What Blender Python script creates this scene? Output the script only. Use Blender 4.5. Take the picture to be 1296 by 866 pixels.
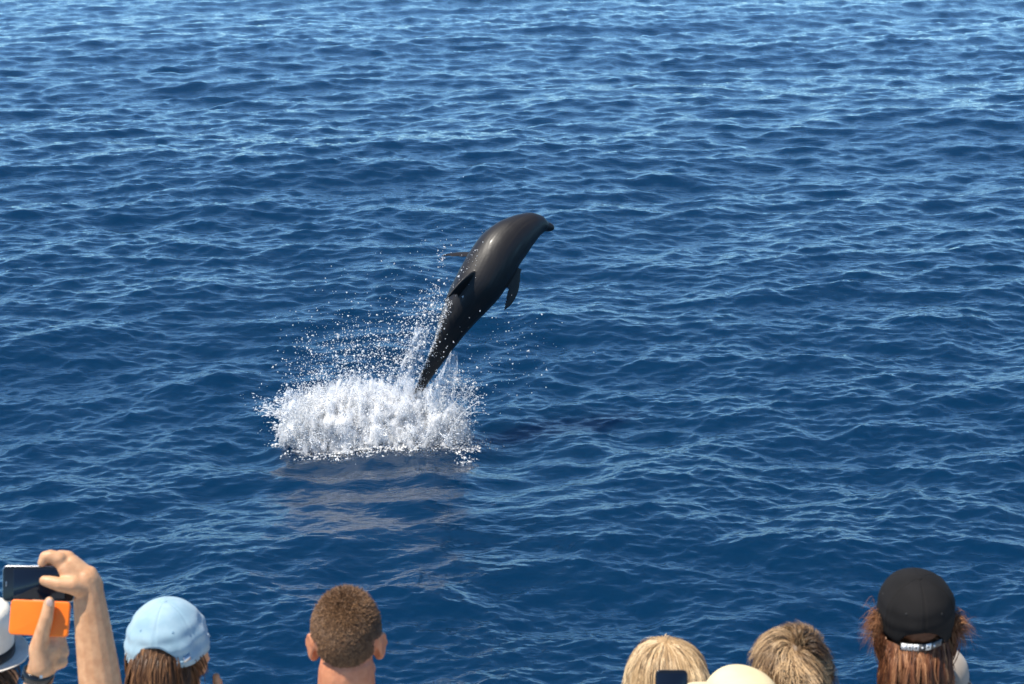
import bpy, bmesh, math, random
import numpy as np
from mathutils import Vector, Matrix, Quaternion

# ------------------------------------------------------------------ scene, camera, sky, sun
for o in list(bpy.data.objects): bpy.data.objects.remove(o, do_unlink=True)
SC = bpy.context.scene
COL = SC.collection
R = math.radians
rng = np.random.default_rng(7)
random.seed(7)

CAM_H, PITCH, FPX = 6.36, R(14.3), 2600.0          # FPX: focal length in pixels of the 1296 px photograph
cam_d = bpy.data.cameras.new('camera'); cam = bpy.data.objects.new('camera', cam_d); COL.objects.link(cam)
cam.location = (0, 0, CAM_H); cam.rotation_euler = (R(90) - PITCH, 0, 0)
cam_d.sensor_width = 36; cam_d.lens = 36 * FPX / 1296; cam_d.clip_start = 0.05; cam_d.clip_end = 30000
cam_d.dof.use_dof = True; cam_d.dof.focus_distance = 21.7; cam_d.dof.aperture_fstop = 14
SC.camera = cam

SUN_EL, SUN_AZ = R(65), R(-108)                      # azimuth from +Y (view direction) towards +X
sunv = Vector((math.sin(SUN_AZ) * math.cos(SUN_EL), math.cos(SUN_AZ) * math.cos(SUN_EL), math.sin(SUN_EL)))
W = bpy.data.worlds.new('World'); SC.world = W; W.use_nodes = True
wn = W.node_tree
sky = wn.nodes.new('ShaderNodeTexSky'); sky.sky_type = 'NISHITA'; sky.sun_disc = False
sky.sun_elevation = SUN_EL; sky.sun_rotation = SUN_AZ; sky.air_density = 0.55; sky.dust_density = 0.0; sky.ozone_density = 2.6
bgn = wn.nodes['Background']; bgn.inputs['Strength'].default_value = 0.14
tintn = wn.nodes.new('ShaderNodeMix'); tintn.data_type = 'RGBA'; tintn.blend_type = 'MULTIPLY'; tintn.inputs[0].default_value = 1.0; tintn.inputs[7].default_value = (0.73, 0.98, 1.05, 1)
wn.links.new(sky.outputs[0], tintn.inputs[6]); wn.links.new(tintn.outputs[2], bgn.inputs['Color'])
sl = bpy.data.lights.new('sun', 'SUN'); sl.energy = 4.8; sl.angle = R(0.53); sl.color = (1.0, 0.93, 0.82)
so = bpy.data.objects.new('sun', sl); COL.objects.link(so); so.location = (-30, -10, 60)
so.rotation_euler = sunv.to_track_quat('Z', 'Y').to_euler()
vs = SC.view_settings; vs.view_transform = 'Standard'; vs.look = 'None'; vs.gamma = 1; vs.exposure = 0.62; vs.use_curve_mapping = False

FWD = np.array((0, math.cos(PITCH), -math.sin(PITCH))); UP = np.array((0, math.sin(PITCH), math.cos(PITCH))); RT = np.array((1., 0, 0))
CAM = np.array((0, 0, CAM_H))
def P(px, py, d):
    """point seen at photo pixel (px, py), d metres along the camera axis"""
    return CAM + d * (FWD + (px - 648) / FPX * RT - (py - 433) / FPX * UP)

# ------------------------------------------------------------------ helpers
def tag(o, label=None, cat=None, group=None, kind=None):
    if label: o['label'] = label
    if cat: o['category'] = cat
    if group: o['group'] = group
    if kind: o['kind'] = kind
    return o

def empty(name, loc):
    o = bpy.data.objects.new(name, None); COL.objects.link(o); o.location = tuple(loc); o.empty_display_size = 0.1
    return o

def link(name, me, mat, parent=None, smooth=True):
    o = bpy.data.objects.new(name, me); COL.objects.link(o)
    if mat is not None:
        for m in (mat if isinstance(mat, (list, tuple)) else [mat]): me.materials.append(m)
    if smooth: me.polygons.foreach_set('use_smooth', np.ones(len(me.polygons), dtype=bool))
    if parent is not None:
        o.parent = parent; o.matrix_parent_inverse = Matrix.Translation(-Vector(parent.location))
    return o

def mesh_np(V, F, name='mesh'):
    V = np.asarray(V, dtype=np.float32); F = np.asarray(F, dtype=np.int32)
    me = bpy.data.meshes.new(name); n, k = F.shape
    me.vertices.add(len(V)); me.vertices.foreach_set('co', V.ravel())
    me.loops.add(n * k); me.loops.foreach_set('vertex_index', F.ravel())
    me.polygons.add(n); me.polygons.foreach_set('loop_start', np.arange(0, n * k, k, dtype=np.int32))
    me.update(calc_edges=True); me.validate()
    return me

def attr(me, name, vals):
    a = me.attributes.new(name, 'FLOAT', 'POINT'); a.data.foreach_set('value', np.asarray(vals, dtype=np.float32))

def nrm(v):
    v = np.asarray(v, float); return v / (np.linalg.norm(v) + 1e-12)

def grid_faces(nu, nv, wrap=False):
    """quads of an nu x nv vertex grid (index u*nv+v), v optionally cyclic"""
    u = np.arange(nu - 1)[:, None]; v = np.arange(nv if wrap else nv - 1)[None, :]
    v2 = (v + 1) % nv
    return np.stack([u * nv + v, u * nv + v2, (u + 1) * nv + v2, (u + 1) * nv + v], -1).reshape(-1, 4)

class Blob:
    """overlapping capsules and ellipsoids, fused into one continuous skin by a voxel remesh"""
    def __init__(s): s.V = []; s.F = []; s.n = 0
    def add(s, V, F): s.V.append(V); s.F.append(F + s.n); s.n += len(V)
    def ell(s, c, r, rot=None, n=20, m=12):
        th = np.linspace(0, 2 * np.pi, n, endpoint=False); ph = np.linspace(-np.pi / 2 + 0.02, np.pi / 2 - 0.02, m)
        d = np.stack([np.cos(ph)[:, None] * np.cos(th), np.cos(ph)[:, None] * np.sin(th), np.sin(ph)[:, None] + 0 * th], -1).reshape(-1, 3)
        d = d * np.asarray(r)
        if rot is not None: d = d @ np.array(rot).T
        s._shell(d + np.asarray(c), m, n)
    def _shell(s, V, m, n):
        F = grid_faces(m, n, True)
        V = np.vstack([V, V[:n].mean(0), V[-n:].mean(0)])
        a = len(V) - 2; b = len(V) - 1; i = np.arange(n); j = (i + 1) % n
        F = np.vstack([F, np.stack([np.full(n, a), j, i, i], -1), np.stack([np.full(n, b), (m - 1) * n + i, (m - 1) * n + j, (m - 1) * n + j], -1)])
        s.add(V, F)
    def cap(s, p0, p1, r0, r1, n=14):
        p0 = np.asarray(p0, float); p1 = np.asarray(p1, float); ax = nrm(p1 - p0)
        t = np.array((0, 0, 1.)) if abs(ax[2]) < 0.9 else np.array((1., 0, 0))
        u = nrm(np.cross(ax, t)); v = np.cross(ax, u); th = np.linspace(0, 2 * np.pi, n, endpoint=False)
        ring = np.cos(th)[:, None] * u + np.sin(th)[:, None] * v; rows = []
        for a in np.linspace(-np.pi / 2 + .05, 0, 5): rows.append(p0 + ax * r0 * math.sin(a) + ring * r0 * math.cos(a))
        for a in np.linspace(0, np.pi / 2 - .05, 5): rows.append(p1 + ax * r1 * math.sin(a) + ring * r1 * math.cos(a))
        s._shell(np.vstack(rows), 10, n)
    def chain(s, pts, rad):
        for i in range(len(pts) - 1): s.cap(pts[i], pts[i + 1], rad[i], rad[i + 1])
    def mesh(s, voxel, smooth=3, fac=0.5):
        V = np.vstack(s.V); F = np.vstack(s.F)
        me = bpy.data.meshes.new('tmp'); fl = [tuple(dict.fromkeys(f)) for f in F.tolist()]
        me.from_pydata(V.tolist(), [], fl)
        o = bpy.data.objects.new('tmp', me); COL.objects.link(o)
        m = o.modifiers.new('r', 'REMESH'); m.mode = 'VOXEL'; m.voxel_size = voxel
        if smooth: k = o.modifiers.new('s', 'SMOOTH'); k.factor = fac; k.iterations = smooth
        dg = bpy.context.evaluated_depsgraph_get(); dg.update()
        out = bpy.data.meshes.new_from_object(o.evaluated_get(dg))
        bpy.data.objects.remove(o, do_unlink=True); bpy.data.meshes.remove(me)
        return out

def join_meshes(ms):
    bm = bmesh.new()
    for m in ms: bm.from_mesh(m)
    me = bpy.data.meshes.new('mesh'); bm.to_mesh(me); bm.free(); return me

def slab(sx, sy, sz, bev, seg=3):
    """rounded slab as a mesh centred on its origin"""
    bm = bmesh.new(); bmesh.ops.create_cube(bm, size=1)
    bmesh.ops.scale(bm, vec=(sx, sy, sz), verts=bm.verts)
    es = [e for e in bm.edges if abs((e.verts[0].co - e.verts[1].co).normalized().y) > 0.9]
    bmesh.ops.bevel(bm, geom=es, offset=bev, segments=6, affect='EDGES', profile=0.5)
    es = [e for e in bm.edges if abs((e.verts[0].co - e.verts[1].co).normalized().y) < 0.1 and e.is_boundary is False and abs(e.calc_face_angle(0)) > 1.0]
    bmesh.ops.bevel(bm, geom=es, offset=min(sy * .3, .0025), segments=seg, affect='EDGES', profile=0.5)
    me = bpy.data.meshes.new('slab'); bm.to_mesh(me); bm.free(); return me

def strands(paths, w, name, m, parent, tint, taper=.35, sides=3, center=None):
    """paths (S,n,3) -> thin tapering tubes, one mesh"""
    S, n, _ = paths.shape
    T = np.gradient(paths, axis=1); T /= np.linalg.norm(T, axis=2)[..., None] + 1e-9
    ref = rng.normal(size=(S, 1, 3)) if center is None else (paths - center) / .09 + .35 * rng.normal(size=(S, 1, 3)); U = np.cross(T, ref); U /= np.linalg.norm(U, axis=2)[..., None] + 1e-9; Vv = np.cross(T, U)
    prof = np.interp(np.linspace(0, 1, n), [0, .12, .6, 1], [.8, 1, 1, taper])[None, :, None] * np.asarray(w).reshape(-1, 1, 1)
    if sides == 2:
        V = np.stack([paths - prof * U, paths + prof * U], 2); f = grid_faces(n, 2)
        me = mesh_np(V.reshape(-1, 3), (f[None] + (np.arange(S) * n * 2)[:, None, None]).reshape(-1, 4), name); attr(me, 'tint', np.repeat(tint, n * 2)); return link(name, me, m, parent)
    rings = [paths + prof * (math.cos(a) * U + math.sin(a) * Vv) for a in np.linspace(0, 2 * np.pi, sides, endpoint=False)]
    V = np.stack(rings, 2)                                   # S,n,sides,3
    f = grid_faces(n, sides, True); F = f[None] + (np.arange(S) * n * sides)[:, None, None]
    me = mesh_np(V.reshape(-1, 3), F.reshape(-1, 4), name)
    attr(me, 'tint', np.repeat(tint, n * sides))
    return link(name, me, m, parent)

def xform(me, M): me.transform(Matrix(M)); return me

def frame(c, x, y, z):
    M = Matrix.Identity(4)
    for i in range(3): M[i][0] = x[i]; M[i][1] = y[i]; M[i][2] = z[i]; M[i][3] = c[i]
    return M

# ------------------------------------------------------------------ materials
def mat(name, col, rough=0.6, spec=0.5, **kw):
    m = bpy.data.materials.new(name); m.use_nodes = True; b = m.node_tree.nodes['Principled BSDF']
    b.inputs['Base Color'].default_value = (*col, 1); b.inputs['Roughness'].default_value = rough
    b.inputs['Specular IOR Level'].default_value = spec
    for k, v in kw.items(): b.inputs[k.replace('_', ' ')].default_value = v
    return m

def noise_col(m, c1, c2, scale, detail=4, bump=0.0, bscale=None, bdist=0.002, lo=0.35, hi=0.65):
    nt = m.node_tree; b = nt.nodes['Principled BSDF']; tc = nt.nodes.new('ShaderNodeTexCoord')
    n = nt.nodes.new('ShaderNodeTexNoise'); n.inputs['Scale'].default_value = scale; n.inputs['Detail'].default_value = detail
    r = nt.nodes.new('ShaderNodeValToRGB'); r.color_ramp.elements[0].position = lo; r.color_ramp.elements[1].position = hi
    r.color_ramp.elements[0].color = (*c1, 1); r.color_ramp.elements[1].color = (*c2, 1)
    nt.links.new(tc.outputs['Object'], n.inputs['Vector']); nt.links.new(n.outputs['Fac'], r.inputs['Fac']); nt.links.new(r.outputs['Color'], b.inputs['Base Color'])
    if bump:
        n2 = nt.nodes.new('ShaderNodeTexNoise'); n2.inputs['Scale'].default_value = bscale or scale * 4; n2.inputs['Detail'].default_value = 3
        bp = nt.nodes.new('ShaderNodeBump'); bp.inputs['Strength'].default_value = bump; bp.inputs['Distance'].default_value = bdist
        nt.links.new(tc.outputs['Object'], n2.inputs['Vector']); nt.links.new(n2.outputs['Fac'], bp.inputs['Height']); nt.links.new(bp.outputs['Normal'], b.inputs['Normal'])
    return m

def fabric(name, c1, c2, rough=0.85, scale=18, bump=0.35):
    return noise_col(mat(name, c1, rough, 0.2, Sheen_Weight=0.15), c1, c2, scale, bump=bump, bscale=700, bdist=0.0006)

def skin(name, c1, c2):
    m = noise_col(mat(name, c1, 0.48, 0.4, Subsurface_Weight=0.12, Subsurface_Scale=0.01), c1, c2, 55, bump=0.45, bscale=190, bdist=0.0014)
    m.node_tree.nodes['Principled BSDF'].inputs['Subsurface Radius'].default_value = (1.0, 0.35, 0.2)
    return m

def hair_mat(name, dark, mid, light, rough=0.5):
    m = mat(name, mid, rough, 0.3); nt = m.node_tree; b = nt.nodes['Principled BSDF']
    a = nt.nodes.new('ShaderNodeAttribute'); a.attribute_name = 'tint'
    r = nt.nodes.new('ShaderNodeValToRGB'); r.color_ramp.elements[0].color = (*dark, 1); r.color_ramp.elements[1].color = (*light, 1)
    e = r.color_ramp.elements.new(0.5); e.color = (*mid, 1)
    nt.links.new(a.outputs['Fac'], r.inputs['Fac']); nt.links.new(r.outputs['Color'], b.inputs['Base Color'])
    b.inputs['Anisotropic'].default_value = 0.3
    return m

# ------------------------------------------------------------------ the sea
SPL = P(474, 556, 21.7)                      # where the splash meets the water
SPL[2] = 0.0
_t = CAM + (P(474, 556, 1.0) - CAM) * (CAM_H / (CAM_H - P(474, 556, 1.0)[2])); SPL = np.array((_t[0], _t[1], 0.0))
DOLD = float(np.dot(SPL - CAM, FWD))         # its depth along the camera axis
WIND = R(27)

def ocean(N, L, kmin, kmax, rms_slope, spread, seed, power=4.0, wind=WIND):
    g = np.random.default_rng(seed)
    k1 = np.fft.fftfreq(N, d=L / N) * 2 * np.pi; kx, ky = np.meshgrid(k1, k1, indexing='ij'); k = np.hypot(kx, ky); k[0, 0] = 1
    wx, wy = -math.sin(wind), math.cos(wind)
    c = (kx * wx + ky * wy) / k
    S = k ** (-power) * np.exp(-(kmin / k) ** 2) * np.exp(-(k / kmax) ** 4) * (np.abs(c) ** spread * np.where(c > 0, 1, .35) + 0.03); S[0, 0] = 0
    H = np.sqrt(S) * (g.normal(size=(N, N)) + 1j * g.normal(size=(N, N)))
    sx = np.real(np.fft.ifft2(1j * kx * H)); sy = np.real(np.fft.ifft2(1j * ky * H))
    a = rms_slope / math.sqrt((sx ** 2).mean() + (sy ** 2).mean())
    h = np.real(np.fft.ifft2(H)) * a
    dx = np.real(np.fft.ifft2(1j * kx / k * H)) * a; dy = np.real(np.fft.ifft2(1j * ky / k * H)) * a
    return np.stack([dx, dy, h], -1).astype(np.float32), L

def samp(tile, x, y):
    T, L = tile; N = T.shape[0]
    u = np.mod(x / L, 1.0) * N; v = np.mod(y / L, 1.0) * N
    i = np.floor(u).astype(int); j = np.floor(v).astype(int); fu = (u - i)[..., None]; fv = (v - j)[..., None]
    i %= N; j %= N; i2 = (i + 1) % N; j2 = (j + 1) % N
    return T[i, j] * (1 - fu) * (1 - fv) + T[i2, j] * fu * (1 - fv) + T[i, j2] * (1 - fu) * fv + T[i2, j2] * fu * fv

SEA_A = ocean(1024, 83.0, 2 * np.pi / 3.0, 2 * np.pi / 0.40, 0.135, 0.9, 11, power=3.6)
SEA_L = ocean(256, 140.0, 2 * np.pi / 22.0, 2 * np.pi / 6, 0.025, 2.0, 15)
SEA_B = ocean(1024, 29.0, 2 * np.pi / 0.55, 2 * np.pi / 0.11, 0.125, 0.9, 12, wind=WIND - R(10))
SEA_C = ocean(1024, 11.3, 2 * np.pi / 0.30, 2 * np.pi / 0.05, 0.115, 0.7, 13, wind=WIND + R(8))

def sea_disp(x, y):
    dist = np.hypot(x, y)
    q = (x - SPL[0] - 0.55) / 1.9; w = (y - SPL[1] + 1.9) / 2.4
    slick = 1 - 0.62 * np.exp(-(q * q + w * w) ** 2)
    gust = 0.92 + 0.22 * np.sin(x * 0.21 + 1.3 * np.sin(y * 0.13) + 0.7) * np.sin(y * 0.10 - 0.06 * x + 0.4)
    a = samp(SEA_A, x, y) + samp(SEA_L, x, y); b = samp(SEA_B, x + 3, y) * (slick * gust)[..., None]
    c = samp(SEA_C, x, y + 5) * (slick * gust * np.clip(1.35 - dist / 60, 0.0, 1.0))[..., None]
    d = a + b + c; d[..., :2] *= 0.6
    dx = (x - SPL[0]); dy = (y - SPL[1]); rr = np.hypot(dx / 1.25, dy / 0.75)
    d[..., 2] += 0.10 * np.exp(-rr ** 2) + 0.05 * np.exp(-((rr - 1.75) / 0.35) ** 2) - 0.05 * np.exp(-((rr - 1.15) / 0.3) ** 2)
    d[..., 2] *= np.clip((dist - 3) / 6, 0, 1)
    return d
def sea_z(x, y): return sea_disp(np.asarray(x, float), np.asarray(y, float))[..., 2]

def build_sea():
    dep = np.radians(np.linspace(25.8, 3.6, 900)); r_mid = CAM_H / np.tan(dep)
    r = np.concatenate([[0.5, 3, 6, 9, 11.5], r_mid, np.geomspace(r_mid[-1] * 1.03, 12000, 60)])
    th_mid = np.radians(np.linspace(-16.2, 16.2, 780))
    side = np.radians(16.2 + (180 - 16.2) * (np.linspace(0, 1, 34)[1:]) ** 1.8)
    th = np.concatenate([-side[::-1], th_mid, side])
    RR, TT = np.meshgrid(r, th, indexing='ij'); x = RR * np.sin(TT); y = RR * np.cos(TT)
    D = sea_disp(x, y)
    fade = np.clip(1.6 - RR / 350, 0.0, 1)[..., None]; D = D * fade
    V = np.stack([x + D[..., 0], y + D[..., 1], D[..., 2]], -1)
    V[:, 0] = V[:, -1]
    return mesh_np(V.reshape(-1, 3), grid_faces(len(r), len(th))[:, ::-1], 'sea')

m_sea = mat('sea_water', (0.0011, 0.0175, 0.049), 0.05, 0.5, IOR=1.333, Subsurface_Weight=1.0, Subsurface_Scale=1.0)
m_sea.node_tree.nodes['Principled BSDF'].subsurface_method = 'BURLEY'
m_sea.node_tree.nodes['Principled BSDF'].inputs['Subsurface Radius'].default_value = (.9, 1.3, 1.7)
def sea_nodes():
    nt = m_sea.node_tree; b = nt.nodes['Principled BSDF']; tc = nt.nodes.new('ShaderNodeTexCoord')
    mp = nt.nodes.new('ShaderNodeMapping'); mp.inputs['Rotation'].default_value = (0, 0, -WIND); mp.inputs['Scale'].default_value = (0.45, 1, 1)
    n = nt.nodes.new('ShaderNodeTexNoise'); n.inputs['Scale'].default_value = 11; n.inputs['Detail'].default_value = 4; n.inputs['Roughness'].default_value = 0.5
    bp = nt.nodes.new('ShaderNodeBump'); bp.inputs['Strength'].default_value = 0.5; bp.inputs['Distance'].default_value = 0.022
    nt.links.new(tc.outputs['Object'], mp.inputs['Vector']); nt.links.new(mp.outputs[0], n.inputs['Vector'])
    nt.links.new(n.outputs['Fac'], bp.inputs['Height']); nt.links.new(bp.outputs[0], b.inputs['Normal'])
sea_nodes()
sea = link('sea', build_sea(), m_sea); tag(sea, 'deep blue choppy sea under a clear sky', 'sea', kind='structure')

# ------------------------------------------------------------------ the deck the onlookers stand on (below the frame)
DECK = 2.88
m_deck = noise_col(mat('deck_paint', (.5, .5, .48), .6), (.42, .42, .4), (.55, .55, .53), 6, bump=.2)
m_rail = mat('rail_steel', (.55, .56, .57), .3, Metallic=1.0)
def build_deck():
    prof = [(-1.6, DECK), (5.12, DECK), (5.2, DECK - .08), (5.16, DECK - .5), (4.8, 1.0), (4.4, -1.2), (-1.6, -1.2)]
    xs = np.linspace(-7, 7, 15); V = []; 
    for x in xs:
        for (y, z) in prof: V.append((x, y, z))
    F = grid_faces(len(xs), len(prof), True); bm = bmesh.new()
    vs_ = [bm.verts.new(v) for v in V]
    for f in F: bm.faces.new([vs_[i] for i in f])
    k = len(prof); bm.faces.new([vs_[i] for i in range(k)]); bm.faces.new([vs_[len(V) - 1 - i] for i in range(k)])
    bmesh.ops.recalc_face_normals(bm, faces=bm.faces)
    me = bpy.data.meshes.new('deck'); bm.to_mesh(me); bm.free(); return me
deck = link('deck', build_deck(), m_deck, smooth=False); tag(deck, 'painted boat deck with steel rail under the onlookers', 'deck', kind='structure')
def rod(p0, p1, r, n=10):
    b = Blob(); b.cap(p0, p1, r, r, n); V = np.vstack(b.V); F = [tuple(dict.fromkeys(f)) for f in np.vstack(b.F).tolist()]
    me = bpy.data.meshes.new('rod'); me.from_pydata(V.tolist(), [], F); return me
for z in (.93, .5): link('rail', rod((-7, 5.0, DECK + z), (7, 5.0, DECK + z), .021), m_rail, deck)
for i in range(8): link('rail_post', rod((-7 + 2 * i, 5.0, DECK - .02), (-7 + 2 * i, 5.0, DECK + .93), .018), m_rail, deck)
# ------------------------------------------------------------------ the dolphin
m_dol = mat('wet_dolphin_skin', (.03, .027, .025), 0.5, 0.40, Coat_Weight=0.05, Coat_Roughness=0.15)
def dolphin_nodes():
    nt = m_dol.node_tree; L = nt.links.new; b = nt.nodes['Principled BSDF']; N = nt.nodes.new
    al = N('ShaderNodeAttribute'); al.attribute_name = 'along'; ar = N('ShaderNodeAttribute'); ar.attribute_name = 'around'
    ab = N('ShaderNodeMath'); ab.operation = 'ABSOLUTE'; L(ar.outputs['Fac'], ab.inputs[0])
    r = N('ShaderNodeValToRGB'); e = r.color_ramp.elements; e[0].position = .0; e[0].color = (.011, .0093, .0086, 1); e[1].position = .95; e[1].color = (.12, .105, .095, 1)
    for p, cc in ((.32, (.0135, .011, .010, 1)), (.5, (.018, .0148, .0132, 1)), (.72, (.026, .021, .019, 1))): q = e.new(p); q.color = cc
    cv = N('ShaderNodeCombineXYZ'); m1 = N('ShaderNodeMath'); m1.operation = 'MULTIPLY'; m1.inputs[1].default_value = 2.5; L(al.outputs['Fac'], m1.inputs[0]); L(m1.outputs[0], cv.inputs[0])
    m2 = N('ShaderNodeMath'); m2.operation = 'MULTIPLY'; m2.inputs[1].default_value = 9; L(ab.outputs[0], m2.inputs[0]); L(m2.outputs[0], cv.inputs[1])
    n = N('ShaderNodeTexNoise'); n.inputs['Scale'].default_value = 2.2; n.inputs['Detail'].default_value = 6; n.inputs['Roughness'].default_value = .65; L(cv.outputs[0], n.inputs['Vector'])
    ad = N('ShaderNodeMath'); ad.operation = 'MULTIPLY_ADD'; ad.inputs[1].default_value = .22; L(n.outputs['Fac'], ad.inputs[0])
    sb = N('ShaderNodeMath'); sb.operation = 'SUBTRACT'; sb.inputs[1].default_value = .11; L(ab.outputs[0], sb.inputs[0]); L(sb.outputs[0], ad.inputs[2]); L(ad.outputs[0], r.inputs['Fac']); L(r.outputs['Color'], b.inputs['Base Color'])
    rr = N('ShaderNodeMapRange'); rr.inputs[1].default_value = .35; rr.inputs[2].default_value = .65; rr.inputs[3].default_value = .40; rr.inputs[4].default_value = .62; L(n.outputs['Fac'], rr.inputs[0]); L(rr.outputs[0], b.inputs['Roughness'])
    tc = N('ShaderNodeTexCoord'); n2 = N('ShaderNodeTexNoise'); n2.inputs['Scale'].default_value = 30; n2.inputs['Detail'].default_value = 5; bp = N('ShaderNodeBump'); bp.inputs['Strength'].default_value = .22; bp.inputs['Distance'].default_value = .006
    L(tc.outputs['Object'], n2.inputs['Vector']); L(n2.outputs['Fac'], bp.inputs['Height']); L(bp.outputs[0], b.inputs['Normal'])
dolphin_nodes()

def build_dolphin():
    Z = 3.209
    # centre line and width read off the photograph (zoomed pixels), depth offset, dorsal turn, width / height factors
    rows = [  # zx, zy, w_px, depth, phi, a(lateral), b(dorso-ventral)
        (30, 905, 8, -.02, 30, .75, 1.25), (52, 868, 8, -.02, 30, .72, 1.3), (82, 812, 9.5, -.02, 30, .70, 1.4), (135, 710, 18.5, -.02, 30, .74, 1.35), (192, 608, 29, -.02, 30, .82, 1.25),
        (247, 500, 46, -.03, 27, .90, 1.12), (295, 420, 57, -.03, 25, .97, 1.05), (342, 352, 62, -.03, 25, 1, 1.03), (384, 283, 64, 0, 30, 1, 1.0),
        (427, 216, 62, .05, 42, 1, 1), (473, 170, 56, .12, 52, 1, 1), (523, 133, 45, .20, 62, 1, .98), (560, 116, 36, .26, 68, .95, .98), (590, 113, 25, .31, 72, .92, 1.0),
        (603, 115, 19, .335, 73, .95, .95), (610, 117, 14.5, .35, 73, 1.0, .95), (620, 119, 13.5, .365, 73, 1.0, .92), (631, 121, 12, .385, 73, 1, .9), (640, 123, 9.5, .40, 73, 1, .85), (644, 124, 5, .407, 73, 1, .8)]
    C = np.array([P(500 + r[0] / Z, 250 + r[1] / Z, DOLD + r[3]) for r in rows])
    wpm = DOLD / FPX / 2
    par = np.array([[r[2] * wpm * r[5], r[2] * wpm * r[6], R(r[4])] for r in rows])
    # resample smoothly along arc length
    s = np.concatenate([[0], np.cumsum(np.linalg.norm(np.diff(C, axis=0), axis=1))])
    def cr(y, t):
        i = np.clip(np.searchsorted(s, t) - 1, 0, len(s) - 2); out = []
        m = np.gradient(y, s, axis=0)
        h = (s[i + 1] - s[i]); u = (t - s[i]) / h
        sh = (slice(None),) + (None,) * (y.ndim - 1); u = u[sh]; h = h[sh]
        return (2*u**3-3*u**2+1)*y[i] + (u**3-2*u**2+u)*h*m[i] + (-2*u**3+3*u**2)*y[i+1] + (u**3-u**2)*h*m[i+1]
    t = np.linspace(0, s[-1], 130); c = cr(C, t); q = np.stack([np.interp(t, s, par[:, k]) for k in range(3)], 1)
    ker = np.array([1, 2, 3, 2, 1]) / 9
    for k in range(2):
        w = np.convolve(np.pad(q[:, k], 2, mode='edge'), ker, 'valid'); q[:112, k] = w[:112]
    T = np.gradient(c, axis=0); T /= np.linalg.norm(T, axis=1)[:, None]
    dors = []; lat = []
    for i in range(len(t)):
        tc = -FWD - np.dot(-FWD, T[i]) * T[i]; tc = nrm(tc); nl = np.cross(tc, T[i]); nl = nrm(nl)   # up-left on the picture
        if np.dot(nl, UP) < 0 and T[i][0] > 0.2: nl = -nl
        if nl[0] > 0.3: nl = -nl
        d = math.cos(q[i, 2]) * tc + math.sin(q[i, 2]) * nl; dors.append(d); lat.append(np.cross(T[i], d))   # lat: its right flank
    dors = np.array(dors); lat = np.array(lat)
    n = 40; th = np.linspace(0, 2 * np.pi, n, endpoint=False)
    V = []
    for i in range(len(t)):
        u = t[i] / s[-1]; ridge = np.interp(u, [0, .1, .45, .6], [.9, .8, .22, 0])
        cs, sn = np.cos(th), np.sin(th)
        rad = 1 - ridge * 0.32 * np.abs(sn) ** 0.9 * np.abs(cs) ** 0.9       # keel on the tail stock
        V.append(c[i] + (q[i, 1] * rad * cs)[:, None] * dors[i] + (q[i, 0] * rad * sn)[:, None] * lat[i])
    b = Blob(); b._shell(np.vstack(V), len(t), n)
    at = lambda u: (lambda i: (c[i], dors[i], lat[i], T[i], q[i, 0], q[i, 1]))(int(round(u * (len(t) - 1))))
    def fin(stations, nn=16):
        """stations: (leading edge point, trailing edge point, thickness, thickness direction)"""
        ths = np.linspace(0, 2 * np.pi, nn, endpoint=False); V = []
        for (le, te, tk, td) in stations:
            le = np.asarray(le); te = np.asarray(te); ch = te - le
            xx = (1 - np.cos(ths)) / 2; prof = np.sign(np.sin(ths)) * np.abs(np.sin(ths)) ** .9 * (1.25 - .8 * xx) * .5
            V.append(le + xx[:, None] * ch + (prof * tk)[:, None] * np.asarray(td))
        b._shell(np.vstack(V), len(stations), nn)
    # dorsal fin: falcate, swept towards the tail
    cc, d, l, tt, a_, b_ = at(.548); base = cc + d * b_
    st = []
    for f in np.linspace(-.15, 1, 14):
        g = max(f, 0); H = .205
        le = base + tt * (.175 - .27 * g ** 1.9 - .09 * g ** 4) + d * (H * f - .02)
        te = base + tt * (-.155 - .085 * g + .04 * math.sin(math.pi * g) - .05 * g ** 6) + d * (H * f - .02 - (.02 * g))
        if g > .85: m_ = (g - .85) / .15; mid = te * .8 + le * .2; le = le + (mid - le) * .75 * m_; te = te + (mid - te) * .75 * m_
        st.append((le, te, .055 * (1 - .72 * g), l))
    fin(st)
    # flippers
    cc, d, l, tt, a_, b_ = at(.70)
    for sgn, tip, cdir in ((1, P(636, 393, DOLD - .02), RT * .9 + FWD * .35), (-1, P(559, 324.5, DOLD + .10), UP * .45 + FWD * .9)):
        root = cc + l * sgn * a_ * .80 - d * b_ * .50 - tt * (.03 if sgn > 0 else -.02)
        ax = nrm(tip - root); L = float(np.linalg.norm(tip - root)); chd = nrm(cdir - np.dot(cdir, ax) * ax)
        tk = nrm(np.cross(ax, chd)); st = []
        for f in np.linspace(-.12, 1, 14):
            g = max(f, 0); w = .155 * (1 - .25 * g - .55 * g ** 3) * (1 if g < .9 else max(.25, (1 - g) * 9))
            cl = root + ax * L * f + chd * (.05 * math.sin(math.pi * g * .9))
            st.append((cl + chd * w * .5, cl - chd * w * .5, .034 * (1 - .6 * g), tk))
        fin(st)
    # tail flukes, down in the foam
    cc, d, l, tt, a_, b_ = at(.02)
    for sgn in (1, -1):
        st = []
        for f in np.linspace(-.05, 1, 12):
            g = max(f, 0); w = .19 * (1 - .78 * g ** 1.3); cl = cc + l * sgn * .30 * f - tt * (.02 + .15 * g ** 1.5)
            st.append((cl + tt * w * .5, cl - tt * w * .5, .03 * (1 - .6 * g), d))
        fin(st)
    me = b.mesh(0.0085, 4)
    co = np.empty(len(me.vertices) * 3, np.float32); me.vertices.foreach_get('co', co); co = co.reshape(-1, 3); ix = np.empty(len(co), int)
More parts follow.
